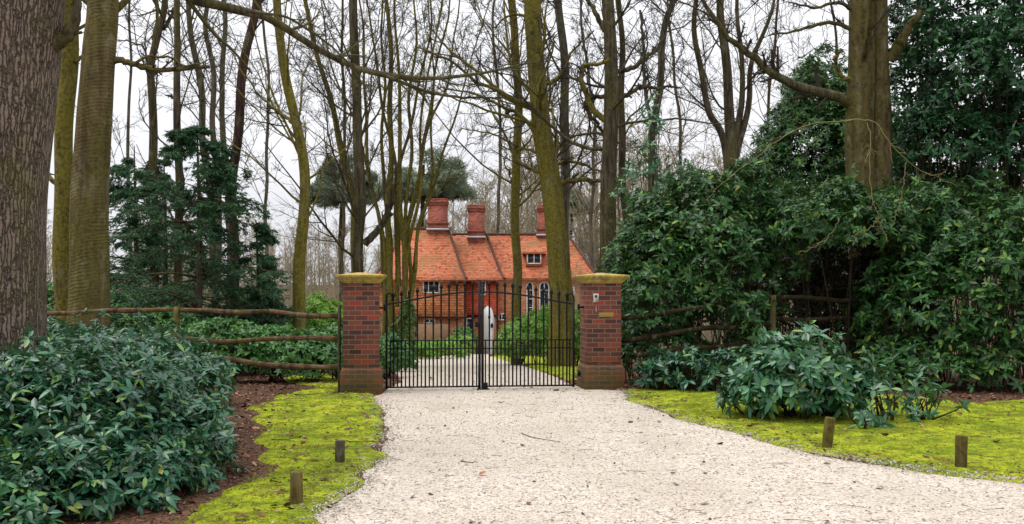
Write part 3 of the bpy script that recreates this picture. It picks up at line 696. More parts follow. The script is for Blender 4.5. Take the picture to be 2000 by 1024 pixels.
hipline((xr, 58.0, zw), (X(876, 61.5), 61.5, zwr)); hipline((X(1172, 60), 60, zE), (X(1109, 63.2), 63.2, zRg)); hipline((X(985, 59.2), 59.2, Z(545, 59.2)), (X(951, 62.6), 62.6, zRg-.08)); hipline((xl, 58, zw), (X(795, 61.5), 61.5, zwr))
part('ridge_tiles', rt, M['ridge'], RF, smooth=True)
# walls
def wallbox(name, x0, x1, y0, y1, z0, z1, mat, flare=0):
    m = MB(); 
    if flare:
        v = [(x0-flare, y0-flare, z0), (x1+flare, y0-flare, z0), (x1+flare, y1, z0), (x0-flare, y1, z0)]; z2 = z0+.6
        v += [(x0, y0, z2), (x1, y0, z2), (x1, y1, z2), (x0, y1, z2), (x0, y0, z1), (x1, y0, z1), (x1, y1, z1), (x0, y1, z1)]
        q = [[3, 2, 1, 0], [8, 9, 10, 11]]
        for l in (0, 4):
            for a_ in range(4): b_ = (a_+1) % 4; q.append([l+a_, l+b_, l+4+b_, l+4+a_])
        m.add(v, [np.array(q)])
    else: m.box(x0, x1, y0, y1, z0, z1)
    return part(name, m, mat, H, uv=True)
wallbox('wall', -3.6, X(1128, 60.4)+.9, 60.42, 66.2, -2.7, zE-.1, M['brick_house'])
wallbox('wall', -7.9, X(905, 58.4), 58.75, 65, -2.7, -.2, M['brick_house'])
wallbox('tile_hung_wall', -8.0, X(905, 58.4), 58.4, 64.8, Z(619, 58.4), zw-.1, M['tiles_wing'], .16)
wallbox('wall', X(897, 59.8), X(972, 59.8), 59.85, 61, -2.7, -.2, M['brick_house'])
wallbox('tile_hung_wall', X(903, 59.6), X(973, 59.6), 59.62, 61, Z(616, 59.6), Z(545, 59.2)-.1, M['tiles_red'], .12)
def win(px0, px1, py0, py1, Y, cols=2, rows=1, arched=False, label=None, par=H):
    x0, x1, z0, z1 = X(px0, Y), X(px1, Y), Z(py1, Y), Z(py0, Y); f = .07; m = MB()
    if arched:
        zs = z1-.35; a = np.linspace(0, np.pi, 13); cx, rx = (x0+x1)/2, (x1-x0)/2
        out = [(x0, z0), (x1, z0)] + [(cx+rx*math.cos(t_), zs+.35*math.sin(t_)) for t_ in a]
        inn = [(x0+f, z0+f), (x1-f, z0+f)] + [(cx+(rx-f)*math.cos(t_), zs+(.35-f)*math.sin(t_)) for t_ in a]
        n = len(out); v = [(x, Y-.06, z) for x, z in out] + [(x, Y-.06, z) for x, z in inn] + [(x, Y+.08, z) for x, z in out] + [(x, Y+.08, z) for x, z in inn]
        q = []
        for a_ in range(n): b_ = (a_+1) % n; q += [[a_, b_, n+b_, n+a_], [n+a_, n+b_, 3*n+b_, 3*n+a_], [2*n+a_, a_+0, b_, 2*n+b_][::-1]]
        m.add(v, [np.array(q)])
    else:
        m.box(x0, x0+f, Y-.06, Y+.08, z0, z1).box(x1-f, x1, Y-.06, Y+.08, z0, z1).box(x0+f, x1-f, Y-.06, Y+.08, z0, z0+f).box(x0+f, x1-f, Y-.06, Y+.08, z1-f, z1)
    for c in range(1, cols): xc = x0+(x1-x0)*c/cols; m.box(xc-.03, xc+.03, Y-.045, Y+.02, z0+f, z1-(f if not arched else .06))
    for c in range(1, rows): zc = z0+(z1-z0)*c/rows; m.box(x0+f, x1-f, Y-.035, Y+.015, zc-.02, zc+.02)
    o = part('window', m, M['white'], par)
    if label: o['label'] = label
    g = MB()
    if arched: g.poly([(x, Y-.01, z) for x, z in inn]); 
    else: g.box(x0+f, x1-f, Y-.012, Y+.0, z0+f, z1-f)
    part('pane', g, M['glass'], o); return o
win(826, 859, 546, 573, 58.36, 3, 1)
win(936, 949, 548, 577, 59.56, 1, 2)
win(899, 924, 621, 649, 59.82, 2, 1)
win(958, 966, 619, 644, 59.82, 1, 2)
win(828, 850, 622, 632, 58.70, 2, 1)
win(973, 987, 612, 626, 60.38, 2, 1)
win(1028, 1042, 550, 618, 60.38, 1, 4, True, 'tall arched window, narrower of the two')
win(1053, 1073, 550, 618, 60.38, 2, 4, True, 'tall wide arched window')
win(1113, 1122, 560, 612, 60.38, 1, 3)
# door under a white arched surround
dY = 59.3; dx0, dx1 = X(942, dY), X(964, dY); d = MB(); a = np.linspace(0, np.pi, 15); zb = -2.5; zs = Z(620, dY); cx, rx = (dx0+dx1)/2, (dx1-dx0)/2
o_ = [(dx0, zb), (dx1, zb)] + [(cx+rx*math.cos(t_), zs+.68*math.sin(t_)) for t_ in a]; n = len(o_)
d.add([(x, dY-.1, z) for x, z in o_] + [(x, dY+.15, z) for x, z in o_], [np.array([[q, (q+1) % n, n+(q+1) % n, n+q] for q in range(n)]), np.arange(n)[::-1][None]])
DR = part('door_surround', d, M['white'], H)
part('door', MB().box(cx+.02, dx1-.1, dY-.125, dY-.1, zb, zs+.1), M['white'], DR, bevel=.01)
part('lamp', MB().lathe([(.05, -.1), (.09, 0), (.05, .14), (.01, .2)], (cx+.25, dY-.2, -.75), 10), M['iron'], DR)
# dormers: body, hipped cap, window
def dormer(px0, px1, pe, pr, pb, Y, depth, z_r=None):
    x0, x1 = X(px0, Y), X(px1, Y); ze = Z(pe, Y); zr = Z(pr, Y+depth*.6)
    m = hip(x0-.22, x1+.22, Y-.22, Y+depth, ze, (x0+x1)/2-.12, (x0+x1)/2+.12, Y+depth*.55, zr); o = part('dormer_roof', m, M['tiles'], RF, uv=True)
    part('dormer_wall', MB().box(x0, x1, Y, Y+depth, Z(pb, Y), ze-.13), M['tiles'], o, uv=True)
    return o
dormer(1027, 1060, 492, 468, 520, 60.9, 2.2); win(1029, 1057, 494, 516, 60.88, 2, 1, False, 'small dormer window on the right roof')
dormer(826, 859, 546, 517, 549, 58.2, 1.9)
def stack(px0, px1, pt, pb, Y, dp):
    x0, x1, z0, z1 = X(px0, Y), X(px1, Y), Z(pb, Y)-1.2, Z(pt, Y); m = MB()
    m.box(x0, x1, Y-dp/2, Y+dp/2, z0, z1-.45).box(x0-.035, x1+.035, Y-dp/2-.035, Y+dp/2+.035, z1-.45, z1-.3).box(x0-.075, x1+.075, Y-dp/2-.075, Y+dp/2+.075, z1-.3, z1-.12).box(x0-.02, x1+.02, Y-dp/2-.02, Y+dp/2+.02, z1-.12, z1)
    m.box(x0-.07, x1+.07, Y-dp/2-.07, Y+dp/2+.07, Z(pb, Y)+.25, Z(pb, Y)+.4)
    o = part('chimney', m, M['brick_stack'], RF, uv=True)
    part('flashing', MB().box(x0-.1, x1+.1, Y-dp/2-.13, Y+dp/2+.1, Z(pb, Y)-.12, Z(pb, Y)+.0), M['lead'], o)
stack(837, 874, 389, 447, 61.6, .9); stack(915, 946, 401, 462, 62.4, .8); stack(1050, 1069, 401, 458, 63.3, .7)
gw = MB().box(X(804, 55), X(878, 55), 55, 55.25, -2.4, Z(634, 55)); gwo = link('garden_wall', gw.mesh('garden_wall', M['timber'], False, True)); tag(gwo, 'low brown garden wall in front of the left wing of the house', 'wall')

# ------------------------------------------------------------------ TREES
# big oak at the left edge: trunk goes out of the frame, one mossy limb sweeps right over the drive
OAKY = 10.0
bare_tree('huge ridged oak trunk cut by the left picture edge, with a burr', OAKY, [(-20, 800), (-18, 600), (-15, 400), (-2, 220), (12, 60), (20, -100)], (185, 215), 21, 'oak', nl=10, tmin=.55, ext=1.4, name='oak_tree',
          limbs=[([(60, -190), (200, -105), (350, -12), (440, 14), (530, 38), (600, 84), (690, 130), (800, 152), (900, 148), (980, 135), (1050, 120)], 27, 4, .35),
                 ([(690, 131), (760, 152), (830, 178), (900, 190), (960, 192), (1010, 207)], 9, 2.5, .1),
                 ([(480, 20), (560, 35), (640, 85), (700, 150), (730, 220)], 6, 2, .1),
                 ([(95, 95), (130, 70), (150, 30), (148, -40)], 32, 12, -.05)],
          limbmat='brown_bark', k=(9, 6, 3), sides=40, lump=.05, flare=.25, twig='twig_green', llen=.3, up=.1)
# beech pair behind it
bare_tree('thick smooth rippled beech trunk, right one of the pair beside the oak', 18, [(172, 640), (175, 560), (185, 300), (194, 100), (200, -60)], (86, 56), 22, 'beech', nl=9, tmin=.62, ext=1.2, name='beech_tree',
          limbs=[([(215, 118), (245, 120), (280, 132), (320, 138), (372, 134), (410, 130)], 14, 7, .05), ([(262, 126), (290, 110), (330, 112), (360, 128), (395, 122), (420, 110)], 6, 2, .05)], sides=24, flare=.2, k=(6, 5, 3))
bare_tree('slimmer green beech trunk, left one of the pair beside the oak', 19, [(130, 640), (127, 500), (127, 300), (129, 120), (132, -60)], (38, 31), 23, 'green_bark', nl=9, tmin=.62, ext=1.2, name='beech_tree', sides=18,
          limbs=[([(112, 360), (100, 350), (88, 335), (70, 345), (50, 330)], 11, 5, .1), ([(145, 120), (165, 112), (190, 118)], 9, 5, .1)], flare=.3, k=(6, 5, 3))
# slender trees on the left behind the conifer
S = dict(spread=(25, 55), k=(6, 5, 3), flare=.25)
bare_tree('wavy thin trunk left of the conifer, forking high up', 26, [(300, 640), (302, 480), (298, 300), (290, 200), (286, 130), (303, 60), (322, -10)], (20, 12), 31, 'brown_bark', nl=10, tmin=.35, **S,
          limbs=[([(302, 64), (322, 52), (336, 28), (342, 10), (352, -30)], 9, 5, .1), ([(300, 240), (285, 105), (262, 85), (232, 78)], 5, 2, .1)])
bare_tree('straight thin dark trunk rising out of the conifer top', 25, [(343, 640), (344, 480), (350, 250), (347, 120), (350, -20)], (19, 11), 32, 'brown_bark', nl=10, tmin=.3, **S,
          limbs=[([(352, 205), (340, 192), (328, 186)], 6, 3, .1)])
bare_tree('thin pale trunk first right of the conifer top', 34, [(420, 640), (412, 400), (398, 250), (388, 140), (372, 60), (368, -20)], (17, 9), 33, 'grey_bark', nl=10, tmin=.35, **S)
bare_tree('thin pale twisting trunk second right of the conifer top', 36, [(420, 640), (424, 350), (416, 230), (414, 130), (405, 50), (410, -30)], (14, 8), 34, 'grey_bark', nl=9, tmin=.3, **S)
bare_tree('thin pale trunk with a short fork, third right of the conifer top', 37, [(452, 640), (440, 300), (432, 210), (436, 120), (440, 30), (436, -30)], (13, 8), 35, 'grey_bark', nl=9, tmin=.3, **S)
bare_tree('leaning reddish pine trunk right of the conifer', 24, [(455, 640), (458, 480), (462, 350), (473, 220), (484, 100), (494, -20)], (20, 16), 36, 'pine_bark', nl=6, tmin=.6, name='pine_tree', **S)
bare_tree('curved green trunk standing alone between conifer and left pier', 22, [(585, 640), (584, 540), (592, 440), (588, 330), (578, 220), (560, 110), (549, -20)], (27, 15), 37, 'green_bark', nl=11, tmin=.3, **S,
          limbs=[([(577, 245), (540, 215), (510, 190), (480, 150), (450, 100)], 6, 2, .15)])
bare_tree('dark upright trunk just left of the coppice stems', 27, [(705, 700), (702, 520), (700, 400), (698, 250), (692, 120), (690, -20)], (24, 16), 38, 'brown_bark', nl=14, tmin=.25, up=.12, k=(8, 6, 4), spread=(30, 55), flare=.2,
          limbs=[([(712, 478), (745, 440), (762, 400), (770, 360)], 16, 8, .0)])
bare_tree('thin leaning trunk branching out left of the dark upright trunk', 30, [(690, 660), (688, 440), (672, 330), (650, 220), (630, 130), (600, -10)], (16, 8), 39, 'green_bark', nl=12, tmin=.3, k=(7, 6, 4), spread=(25, 55), flare=.2)
# coppice clump
CST = [([(745, 660), (740, 520), (735, 380), (722, 240), (712, 120), (700, -20)], 10.8, 4.8, .15, True), ([(782, 665), (786, 520), (790, 380), (785, 250), (778, 120), (770, -20)], 13.7, 4.8, -.1, True),
       ([(794, 660), (797, 520), (818, 380), (832, 260), (850, 140), (868, -20)], 10.8, 4.0, .1, True), ([(803, 640), (815, 450), (838, 380), (860, 290), (895, 200), (930, 110)], 8.6, 3.2, .1, True),
       ([(765, 600), (752, 420), (745, 300), (755, 150), (748, -20)], 9.4, 4.0, .2, False), ([(790, 560), (800, 350), (806, 220), (812, 100), (800, -20)], 8.6, 4.0, .1, False),
       ([(800, 590), (806, 440), (824, 330), (850, 230), (880, 150), (890, 20)], 9.4, 3.2, .1, True), ([(758, 640), (748, 480), (720, 340), (690, 240), (655, 140), (630, 20)], 7.9, 3.2, .2, True),
       ([(776, 600), (772, 420), (770, 300), (738, 180), (728, 40), (720, -20)], 8.6, 3.2, .25, False), ([(800, 620), (812, 470), (830, 400), (842, 300), (848, 180), (835, 40)], 8.6, 3.2, .2, True),
       ([(790, 620), (797, 450), (822, 330), (828, 200), (852, 60), (870, -20)], 8.6, 3.2, -.15, True), ([(780, 560), (778, 360), (792, 240), (822, 120), (840, 0)], 7.9, 3.2, .15, False)]
bare_tree('many-stemmed green coppice tree fanning up in front of the house', 29, [(766, 665), (766, 520), (762, 380), (760, 250), (757, 120), (750, -20)], (17, 7), 41, 'green_bark', nl=12, tmin=.28, up=.14, spread=(18, 45), k=(7, 6, 3), flare=.1, stems=CST, twig='twig_green', name='coppice_tree', llen=.2)
# trees right of the gate centre
bare_tree('straight slim green trunk in front of the house centre', 31, [(1007, 660), (1006, 520), (1005, 400), (1010, 250), (1008, 120), (1000, -20)], (19, 15), 42, 'green_bark', nl=14, tmin=.35, spread=(35, 65), k=(7, 6, 4), flare=.15,
          limbs=[([(1003, 380), (995, 340), (985, 320), (992, 300)], 4, 2, .1)])
bare_tree('thick fluted beech leaning left with mossy foot in front of the house', 28, [(1096, 650), (1092, 520), (1085, 430), (1072, 320), (1058, 235), (1046, 130), (1040, -20)], (45, 31), 43, 'green_bark', nl=12, tmin=.4, spread=(40, 75), up=.05, k=(8, 6, 4), flare=.35, lump=.07, sides=30, name='beech_tree', ridges=.22,
          limbs=[([(1052, 205), (1010, 198), (960, 170), (930, 160), (880, 120), (810, 90)], 10, 3, -.2), ([(1045, 260), (1015, 225), (985, 210), (930, 185), (860, 170)], 9, 3, .2), ([(1088, 370), (1105, 355), (1150, 352), (1190, 358), (1240, 390)], 14, 4, -.1),
                 ([(1075, 330), (1110, 315), (1160, 330), (1215, 350)], 7, 3, .2), ([(1050, 300), (1010, 285), (960, 262), (900, 250)], 6, 2, -.1), ([(1058, 170), (1090, 150), (1120, 100), (1160, 60)], 8, 3, .1)])
bare_tree('grey trunk rising right behind the fluted beech', 33, [(1104, 640), (1103, 450), (1103, 320), (1100, 150), (1092, -20)], (24, 15), 44, 'grey_bark', nl=13, tmin=.35, spread=(30, 60), k=(7, 6, 3), flare=.15)
bare_tree('gnarled dark oak with a looping mossy limb behind the right pier', 27, [(1186, 640), (1186, 460), (1188, 330), (1192, 200), (1192, 100), (1186, -20)], (35, 24), 45, 'brown_bark', nl=12, tmin=.4, spread=(45, 80), up=.06, k=(6, 6, 4), wob=.16, flare=.2, lump=.07, sides=22, name='oak_tree',
          limbs=[([(1182, 235), (1160, 215), (1145, 185), (1136, 150), (1140, 128), (1170, 126), (1190, 115)], 13, 6, -.05, 'green_bark'), ([(1190, 190), (1160, 190), (1142, 205), (1165, 240), (1180, 262)], 9, 6, .1),
                 ([(1200, 195), (1225, 185), (1255, 172), (1290, 172)], 12, 5, .1), ([(1205, 140), (1240, 130), (1262, 110), (1280, 100), (1300, 70)], 11, 4, .1), ([(1182, 60), (1160, 20), (1140, -10)], 12, 6, .1)])
bare_tree('slender brown trunk immediately right of the gnarled oak', 32, [(1224, 640), (1222, 350), (1216, 200), (1214, 80), (1208, -20)], (17, 10), 46, 'brown_bark', nl=12, tmin=.3, spread=(30, 60), k=(7, 5, 3), flare=.15, wob=.18)
bare_tree('pale trunk rising from the laurel sprigs', 30, [(1278, 640), (1277, 330), (1284, 220), (1290, 120), (1300, 40), (1312, -20)], (18, 11), 47, 'grey_bark', nl=12, tmin=.3, spread=(35, 65), k=(7, 5, 3), flare=.15, wob=.18,
          limbs=[([(1278, 260), (1262, 190), (1258, 140), (1256, 80), (1250, 20)], 9, 5, .1), ([(1285, 190), (1300, 170), (1330, 172)], 7, 3, .1)])
bare_tree('leaning brown trunk left of the broken multi-stem oak', 33, [(1420, 560), (1415, 290), (1392, 220), (1376, 140), (1364, 60), (1358, -20)], (16, 9), 48, 'brown_bark', nl=11, tmin=.3, spread=(35, 65), k=(7, 5, 3), flare=.1, wob=.18)
bare_tree('multi-stemmed oak with a torn pale stem above the shrubs', 29, [(1432, 560), (1428, 290), (1424, 190), (1412, 90), (1402, -20)], (26, 14), 49, 'brown_bark', nl=12, tmin=.3, spread=(30, 65), k=(7, 5, 3), flare=.1, wob=.2,
          stems=[([(1430, 330), (1436, 285), (1452, 210), (1450, 120), (1446, -20)], 17, 8, .1, False), ([(1430, 340), (1442, 285), (1466, 190), (1480, 120), (1508, 40), (1520, -20)], 15, 7, .1, False)], name='oak_tree')
# big brown double trunk on the right, long limb to the left, dead twig hanging in front
bare_tree('massive warm brown double trunk among the evergreens on the right', 19, [(1690, 700), (1688, 520), (1684, 380), (1682, 280), (1687, 150), (1684, -60)], (66, 48), 51, 'big_bark', nl=9, tmin=.6, ext=1.0, spread=(40, 75), k=(7, 6, 4), flare=.12, lump=.08, sides=30, name='beech_tree',
          stems=[([(1722, 520), (1722, 380), (1723, 240), (1720, 120), (1718, -60)], 62, 42, .0, True)],
          limbs=[([(1668, 208), (1640, 190), (1600, 180), (1555, 168), (1510, 145), (1480, 118), (1450, 95), (1420, 70), (1395, 35), (1368, -10)], 22, 7, -.1, 'brown_bark'), ([(1735, 115), (1755, 90), (1775, 55), (1800, 20)], 28, 10, -.1),
                 ([(1670, 160), (1645, 150), (1630, 120), (1640, 100)], 11, 5, -.1, 'green_bark'), ([(1672, 60), (1620, 45), (1560, 60), (1500, 70)], 10, 3, -.1), ([(1680, 30), (1640, 5), (1590, 15), (1540, 5)], 9, 3, -.2)])
db = thing('dead_branch', 'thin pale dead twig drooping across the brown double trunk', 'branch', P(1690, 235, 15.2)); r = RNG(5); m = MB()
for pth, wd in (([(1640, 236), (1690, 234), (1712, 240), (1740, 280), (1780, 320), (1830, 345), (1870, 365)], 4.5), ([(1694, 238), (1700, 280), (1698, 330), (1705, 390), (1718, 430), (1735, 470)], 4), ([(1660, 235), (1600, 240), (1550, 255), (1500, 290), (1420, 350), (1380, 390)], 3),
                ([(1770, 316), (1765, 350), (1758, 395), (1745, 430)], 2.5), ([(1716, 425), (1700, 445), (1664, 462)], 2.2), ([(1640, 425), (1615, 465), (1580, 490), (1560, 492)], 2)):
    p = spline([P(a, b, 15.2) for a, b in pth], 20); p += r.normal(size=p.shape)*.012; w_ = np.linspace(wd*.6, .9, 20)/F*15.2/2; m.tubes(p[None], w_[None], 5)
    x = spawn(p[None], w_[None], 14, .2, 1, (30, 60), .16, 5, .2, -.05, .7, r, .0025); m.tubes(*x, 3); y = spawn(*x, 3, .2, 1, (30, 60), .5, 4, .2, 0, .7, r, .002); m.tubes(*y, 3)
part('twigs', m, M['dead'], db)
# further slim trees filling the wood behind
FAR = [(250, 44, 'grey_bark', 'slim bare tree behind the gap between beech pair and conifer'), (520, 48, 'grey_bark', 'slim bare tree in the sky gap right of the pine trunk'), (665, 40, 'brown_bark', 'slim bare tree whose twigs cross the left pine crown'),
       (975, 70, 'grey_bark', 'slim bare tree behind the roof ridge left of the slim green trunk'), (1158, 68, 'grey_bark', 'slim bare tree beyond the right roof hip'), (1330, 44, 'brown_bark', 'slim bare tree above the laurel sprigs, right of the pale trunk'), (1500, 44, 'brown_bark', 'slim bare tree behind the dark holly on its left side'),
       (1625, 42, 'brown_bark', 'slim bare tree just left of the brown double trunk'), (1790, 36, 'brown_bark', 'slim dark tree in the sky gap right of the brown double trunk'), (60, 40, 'grey_bark', 'slim bare tree between oak and beech pair')]
for q, (px, Y, mt, lab) in enumerate(FAR):
    r = RNG(900+q); lean = r.normal()*14; h0 = 12
    bare_tree(lab, Y, [(px-lean*.2+r.normal()*3, 650), (px+r.normal()*4, 450), (px+lean*.5+r.normal()*9, 250), (px+lean+r.normal()*9, 60), (px+lean*1.4, -60)], (9, 4), 300+q, mt, nl=12, tmin=.3, spread=(28, 60), k=(7, 5, 3), flare=.2, wob=.17, group='slim bare trees of the wood', sides=8)

# ------------------------------------------------------------------ conifers
def conifer(label, px, Y, top, seed, width, nb=46, trunkw=12, lo=.12, mat='conifer'):
    r = RNG(seed); g = float(gz(Y)); x0 = X(px, Y); zt = Z(top, Y); root = thing('conifer_tree', label, 'conifer', (x0, Y, g), 0, 'dark conifers behind the left fence')
    tp = spline([(x0, Y, g-.1), (x0+.05, Y, (g+zt)/2), (x0, Y, zt)], 20); tb = MB(); tb.add(*stem_tube(tp, np.linspace(trunkw/F*Y/2, .012, 20), 9, seed, .04, .3)); part('trunk', tb, M['brown_bark'], root, smooth=True)
    A = []; N = nb
    hz_ = lo+(.99-lo)*r.random(N)**1.25; az = r.uniform(0, 6.28, N); ln = width*(1-hz_)**.62*r.uniform(.4, 1.3, N)+.15
    st = np.stack([np.full(N, x0), np.full(N, Y), g+(zt-g)*hz_], -1); d = np.stack([np.cos(az), np.sin(az), r.uniform(-.05, .5, N)], -1)
    n = 9; pt = np.empty((N, n, 3)); pt[:, 0] = st
    for j in range(1, n): d = unit(d + .08*r.normal(size=d.shape) + [0, 0, -.085]); pt[:, j] = pt[:, j-1] + d*(ln/(n-1))[:, None]
    rr_ = np.maximum(.022*ln/2, .008)[:, None]*np.linspace(1, .3, n)[None]; bm = MB(); bm.tubes(pt, rr_, 5)
    b1 = spawn(pt, rr_, 15, .12, 1, (35, 65), .40, 6, .10, -.03, .6, r, .005); b1[0][..., 2] = b1[0][:, :1, 2]*.45 + b1[0][..., 2]*.55 - np.linspace(0, .12, 6)[None]; bm.tubes(*b1, 3); part('branches', bm, M['brown_bark'], root)
    b2 = spawn(*b1, 5, .1, 1, (30, 60), .55, 5, .12, -.03, .6, r, .004); b2[0][..., 2] = b2[0][:, :1, 2]*.65 + b2[0][..., 2]*.35
    lm = MB(); tpl = leaf_tpl(.12, .0, .1, False)
    for (B_, nn) in ((b1, 9), (b2, 7)):
        p = B_[0]; K = len(p); t_ = r.uniform(.05, 1, (K, nn))*(p.shape[1]-1.001); i = t_.astype(int); u = (t_-i)[..., None]; ar = np.arange(K)[:, None]
        q = p[ar, i]*(1-u)+p[ar, i+1]*u; T = unit(p[ar, i+1]-p[ar, i]); s_ = unit(np.cross(T, [0, 0, 1.])); sg = np.where(r.random((K, nn)) < .5, -1, 1)[..., None]
        dd = T*.75 + s_*sg*r.uniform(.4, 1.1, (K, nn, 1)) + [0, 0, -.2] + .3*r.normal(size=q.shape); z = np.array([0, 0, 1.]) + .6*r.normal(size=q.shape)
        place(tpl, q.reshape(-1, 3), dd.reshape(-1, 3), z.reshape(-1, 3), r.uniform(.06, .13, K*nn), lm)
    part('needles', lm, M[mat], root); return root
conifer('tall dark conifer with drooping sprays, pointed top above the left fence', 385, 21, 240, 61, 2.7, 92, 18)
conifer('dark conifer close to the thick beech trunk, left of the taller one', 262, 24, 285, 62, 2.3, 70, 16)
conifer('small dark conifer at the right reaching toward the curved green trunk', 500, 22, 430, 63, 1.5, 60, 10)
conifer('dark conifer behind the thin wavy trunk, half hidden by its taller neighbours', 320, 27, 300, 64, 2.5, 62, 16)
def pine(label, px, Y, ptop, pbot, wpx, seed):
    r = RNG(seed); g = float(gz(Y)); c = P(px, (ptop+pbot)/2, Y); rx = wpx/F*Y/2; rz = (pbot-ptop)/F*Y/2
    root = thing('scots_pine', label, 'pine tree', (c[0], Y, g), 0, 'scots pines behind the house'); tp = spline([(c[0]+.4, Y, g-.2), (c[0]-.2, Y, (g+c[2])/2), (c[0], Y, c[2]+rz*.5)], 18)
    tb = MB(); tb.add(*stem_tube(tp, np.linspace(.34, .09, 18), 9, seed, .05, .3)); 
    bl = []
    for _ in range(34):
        q, a = r.random()**.5*.97, r.uniform(0, 6.28); dm_ = math.sqrt(1-q*q)
        bl.append((c[0]+q*math.cos(a)*rx, Y+q*math.sin(a)*rx, c[2]-rz*.85+1.6*dm_*rz*r.uniform(.0, 1), rx*r.uniform(.14, .30), rx*r.uniform(.14, .30), rz*r.uniform(.22, .42)))
    b = np.array(bl); t_ = np.linspace(0, 1, 8)[None, :, None]; s0 = np.array([c[0], Y, c[2]-rz*.6]); lim = s0*(1-t_) + b[:, None, :3]*t_; lim[..., 2] -= .25*np.sin(np.pi*t_[..., 0]); tb.tubes(lim, np.repeat(np.linspace(.12, .04, 8)[None], len(b), 0), 5)
    part('trunk', tb, M['pine_bark'], root, smooth=True); p, nrm = shell(bl, 7000, r, .5, None, seed, .3); mb = MB()
    whorls(p, nrm + [0, 0, .5], 6, (.22, .42), r, mb, leaf_tpl(.10, 0, .1, False), (-10, 60)); part('needles', mb, M['pine'], root)
pine('rounded scots pine crown left of the chimneys behind the coppice', 670, 84, 300, 410, 135, 71)
pine('wide flat scots pine crown above the left chimney', 828, 80, 296, 400, 190, 72)
pine('small scots pine top right of the middle chimney', 1118, 95, 372, 420, 90, 73)

# ------------------------------------------------------------------ far wood, one mass
def far_wood():
    r = RNG(77); T = []
    for q in range(7):
        rr = RNG(700+q); h = 1.0; p = spline([(0, 0, -.02), (rr.normal()*.02, rr.normal()*.02, .4), (rr.normal()*.04, rr.normal()*.04, 1)], 12)[None]; R_ = np.linspace(.013, .002, 12)[None]; v = MB()
        v.tubes(p, R_, 5); a = spawn(p, R_, 16, .22, .97, (25, 60), .38, 7, .12, .08, .5, rr, .0022, .4); v.tubes(*a, 4); b = spawn(*a, 7, .15, 1, (25, 60), .45, 5, .14, .05, .6, rr, .0014, .5); v.tubes(*b, 3)
        c = spawn(*b, 5, .15, 1, (25, 60), .55, 4, .14, .03, .7, rr, .0013, .6); v.tubes(*c, 3); T.append((np.concatenate(v.v), np.concatenate(v.f)))
    mb = MB()
    for q in range(460):
        Y = r.uniform(70, 175); px = r.uniform(-350, 2350)
        if 560 < px < 1250 and Y < 78: continue
        h = r.uniform(9, 15)*(1.12 if px > 860 else .72)*(.6+Y/260); 
        if 980 < px < 1350: h *= 1.25
        v, f = T[q % 7]; a = r.uniform(0, 6.28); R2 = np.array([[math.cos(a), -math.sin(a), 0], [math.sin(a), math.cos(a), 0], [0, 0, 1]]); s = np.array([h*1.15, h*1.15, h])
        mb.add((v*s)@R2.T + [X(px, Y), Y, float(gz(Y))-.1], [f])
    return mb
tag(link('far_wood', far_wood().mesh('far_wood', M['twig_far'])), 'haze-toned brown mass of bare trees in the distance', 'wood', None, 'stuff')
def thicket():
    """bare undergrowth between the fence and the far wood"""
    r = RNG(78); mb = MB(); N = 1500; Y = r.uniform(34, 70, N); px = np.where(r.random(N) < .55, r.uniform(60, 700, N), r.uniform(1100, 1700, N)); p = np.stack([(px-1000)/F*Y, Y, gz(Y)], -1)
    d = unit(r.normal(size=(N, 3))*[.35, .35, .1] + [0, 0, 1]); L_ = r.uniform(1.2, 3.8, N); n = 6; pt = np.empty((N, n, 3)); pt[:, 0] = p
    for j in range(1, n): d = unit(d+.12*r.normal(size=d.shape)); pt[:, j] = pt[:, j-1]+d*(L_/(n-1))[:, None]
    R_ = np.full((N, 1), .016)*np.linspace(1, .4, n)[None]; mb.tubes(pt, R_, 3); a = spawn(pt, R_, 7, .15, 1, (20, 50), .5, 5, .14, .03, .6, r, .008, .6); mb.tubes(*a, 3); mb.tubes(*spawn(*a, 5, .15, 1, (20, 50), .5, 4, .14, .02, .7, r, .006, .6), 3); return mb
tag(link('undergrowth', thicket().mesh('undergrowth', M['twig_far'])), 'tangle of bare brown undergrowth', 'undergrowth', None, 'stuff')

# ------------------------------------------------------------------ SHRUBS
GR_ = 'evergreen shrubs'
shrub('large dark rhododendron filling the lower left corner', [(-3.75, 8.35, .42, .95, 1.15, .66), (-4.25, 9.8, .34, .95, 1.2, .62), (-5.3, 9.0, .45, 1.3, 1.5, .60), (-4.9, 7.5, .35, 1.2, .9, .62), (-3.5, 9.1, .24, .62, .9, .46), (-4.3, 10.8, .42, 1.0, .9, .60), (-3.7, 7.6, .2, .75, .6, .4), (-3.02, 8.5, .2, .5, .9, .38), (-2.98, 8.3, .16, .5, .8, .36), (-3.0, 7.7, .12, .45, .6, .32), (-3.05, 7.5, .1, .5, .6, .33), (-3.5, 7.0, .1, .6, .5, .3)],
      7000, (.065, .125), 101, 'rhodo', 9, .4, nstem=90, sprigs=700, wd=.165, upb=.65, rough=.2)
shrub('small bright sprig bush in the very bottom left corner', [(-3.42, 6.55, .08, .26, .25, .22)], 45, (.08, .12), 102, 'rhodo_pale', 8, .3, nstem=14)
shrub('rhododendron against the oak, between the big bush and the fence', [(X(150, 13), 13, .42, 1.5, 1.1, .68), (X(300, 13.4), 13.4, .3, 1.1, 1.0, .55), (X(20, 12), 12, .4, 1.2, 1.1, .7)], 2300, (.065, .12), 103, 'rhodo', 8, .35, nstem=40, sprigs=150)
shrub('low rhododendron behind the fence right of its middle post', [(X(430, 17.6), 17.6, .42, .95, .8, .62), (X(540, 17.8), 17.8, .35, .9, .8, .55)], 1100, (.09, .15), 104, 'rhodo_back', 8, .35, nstem=30)
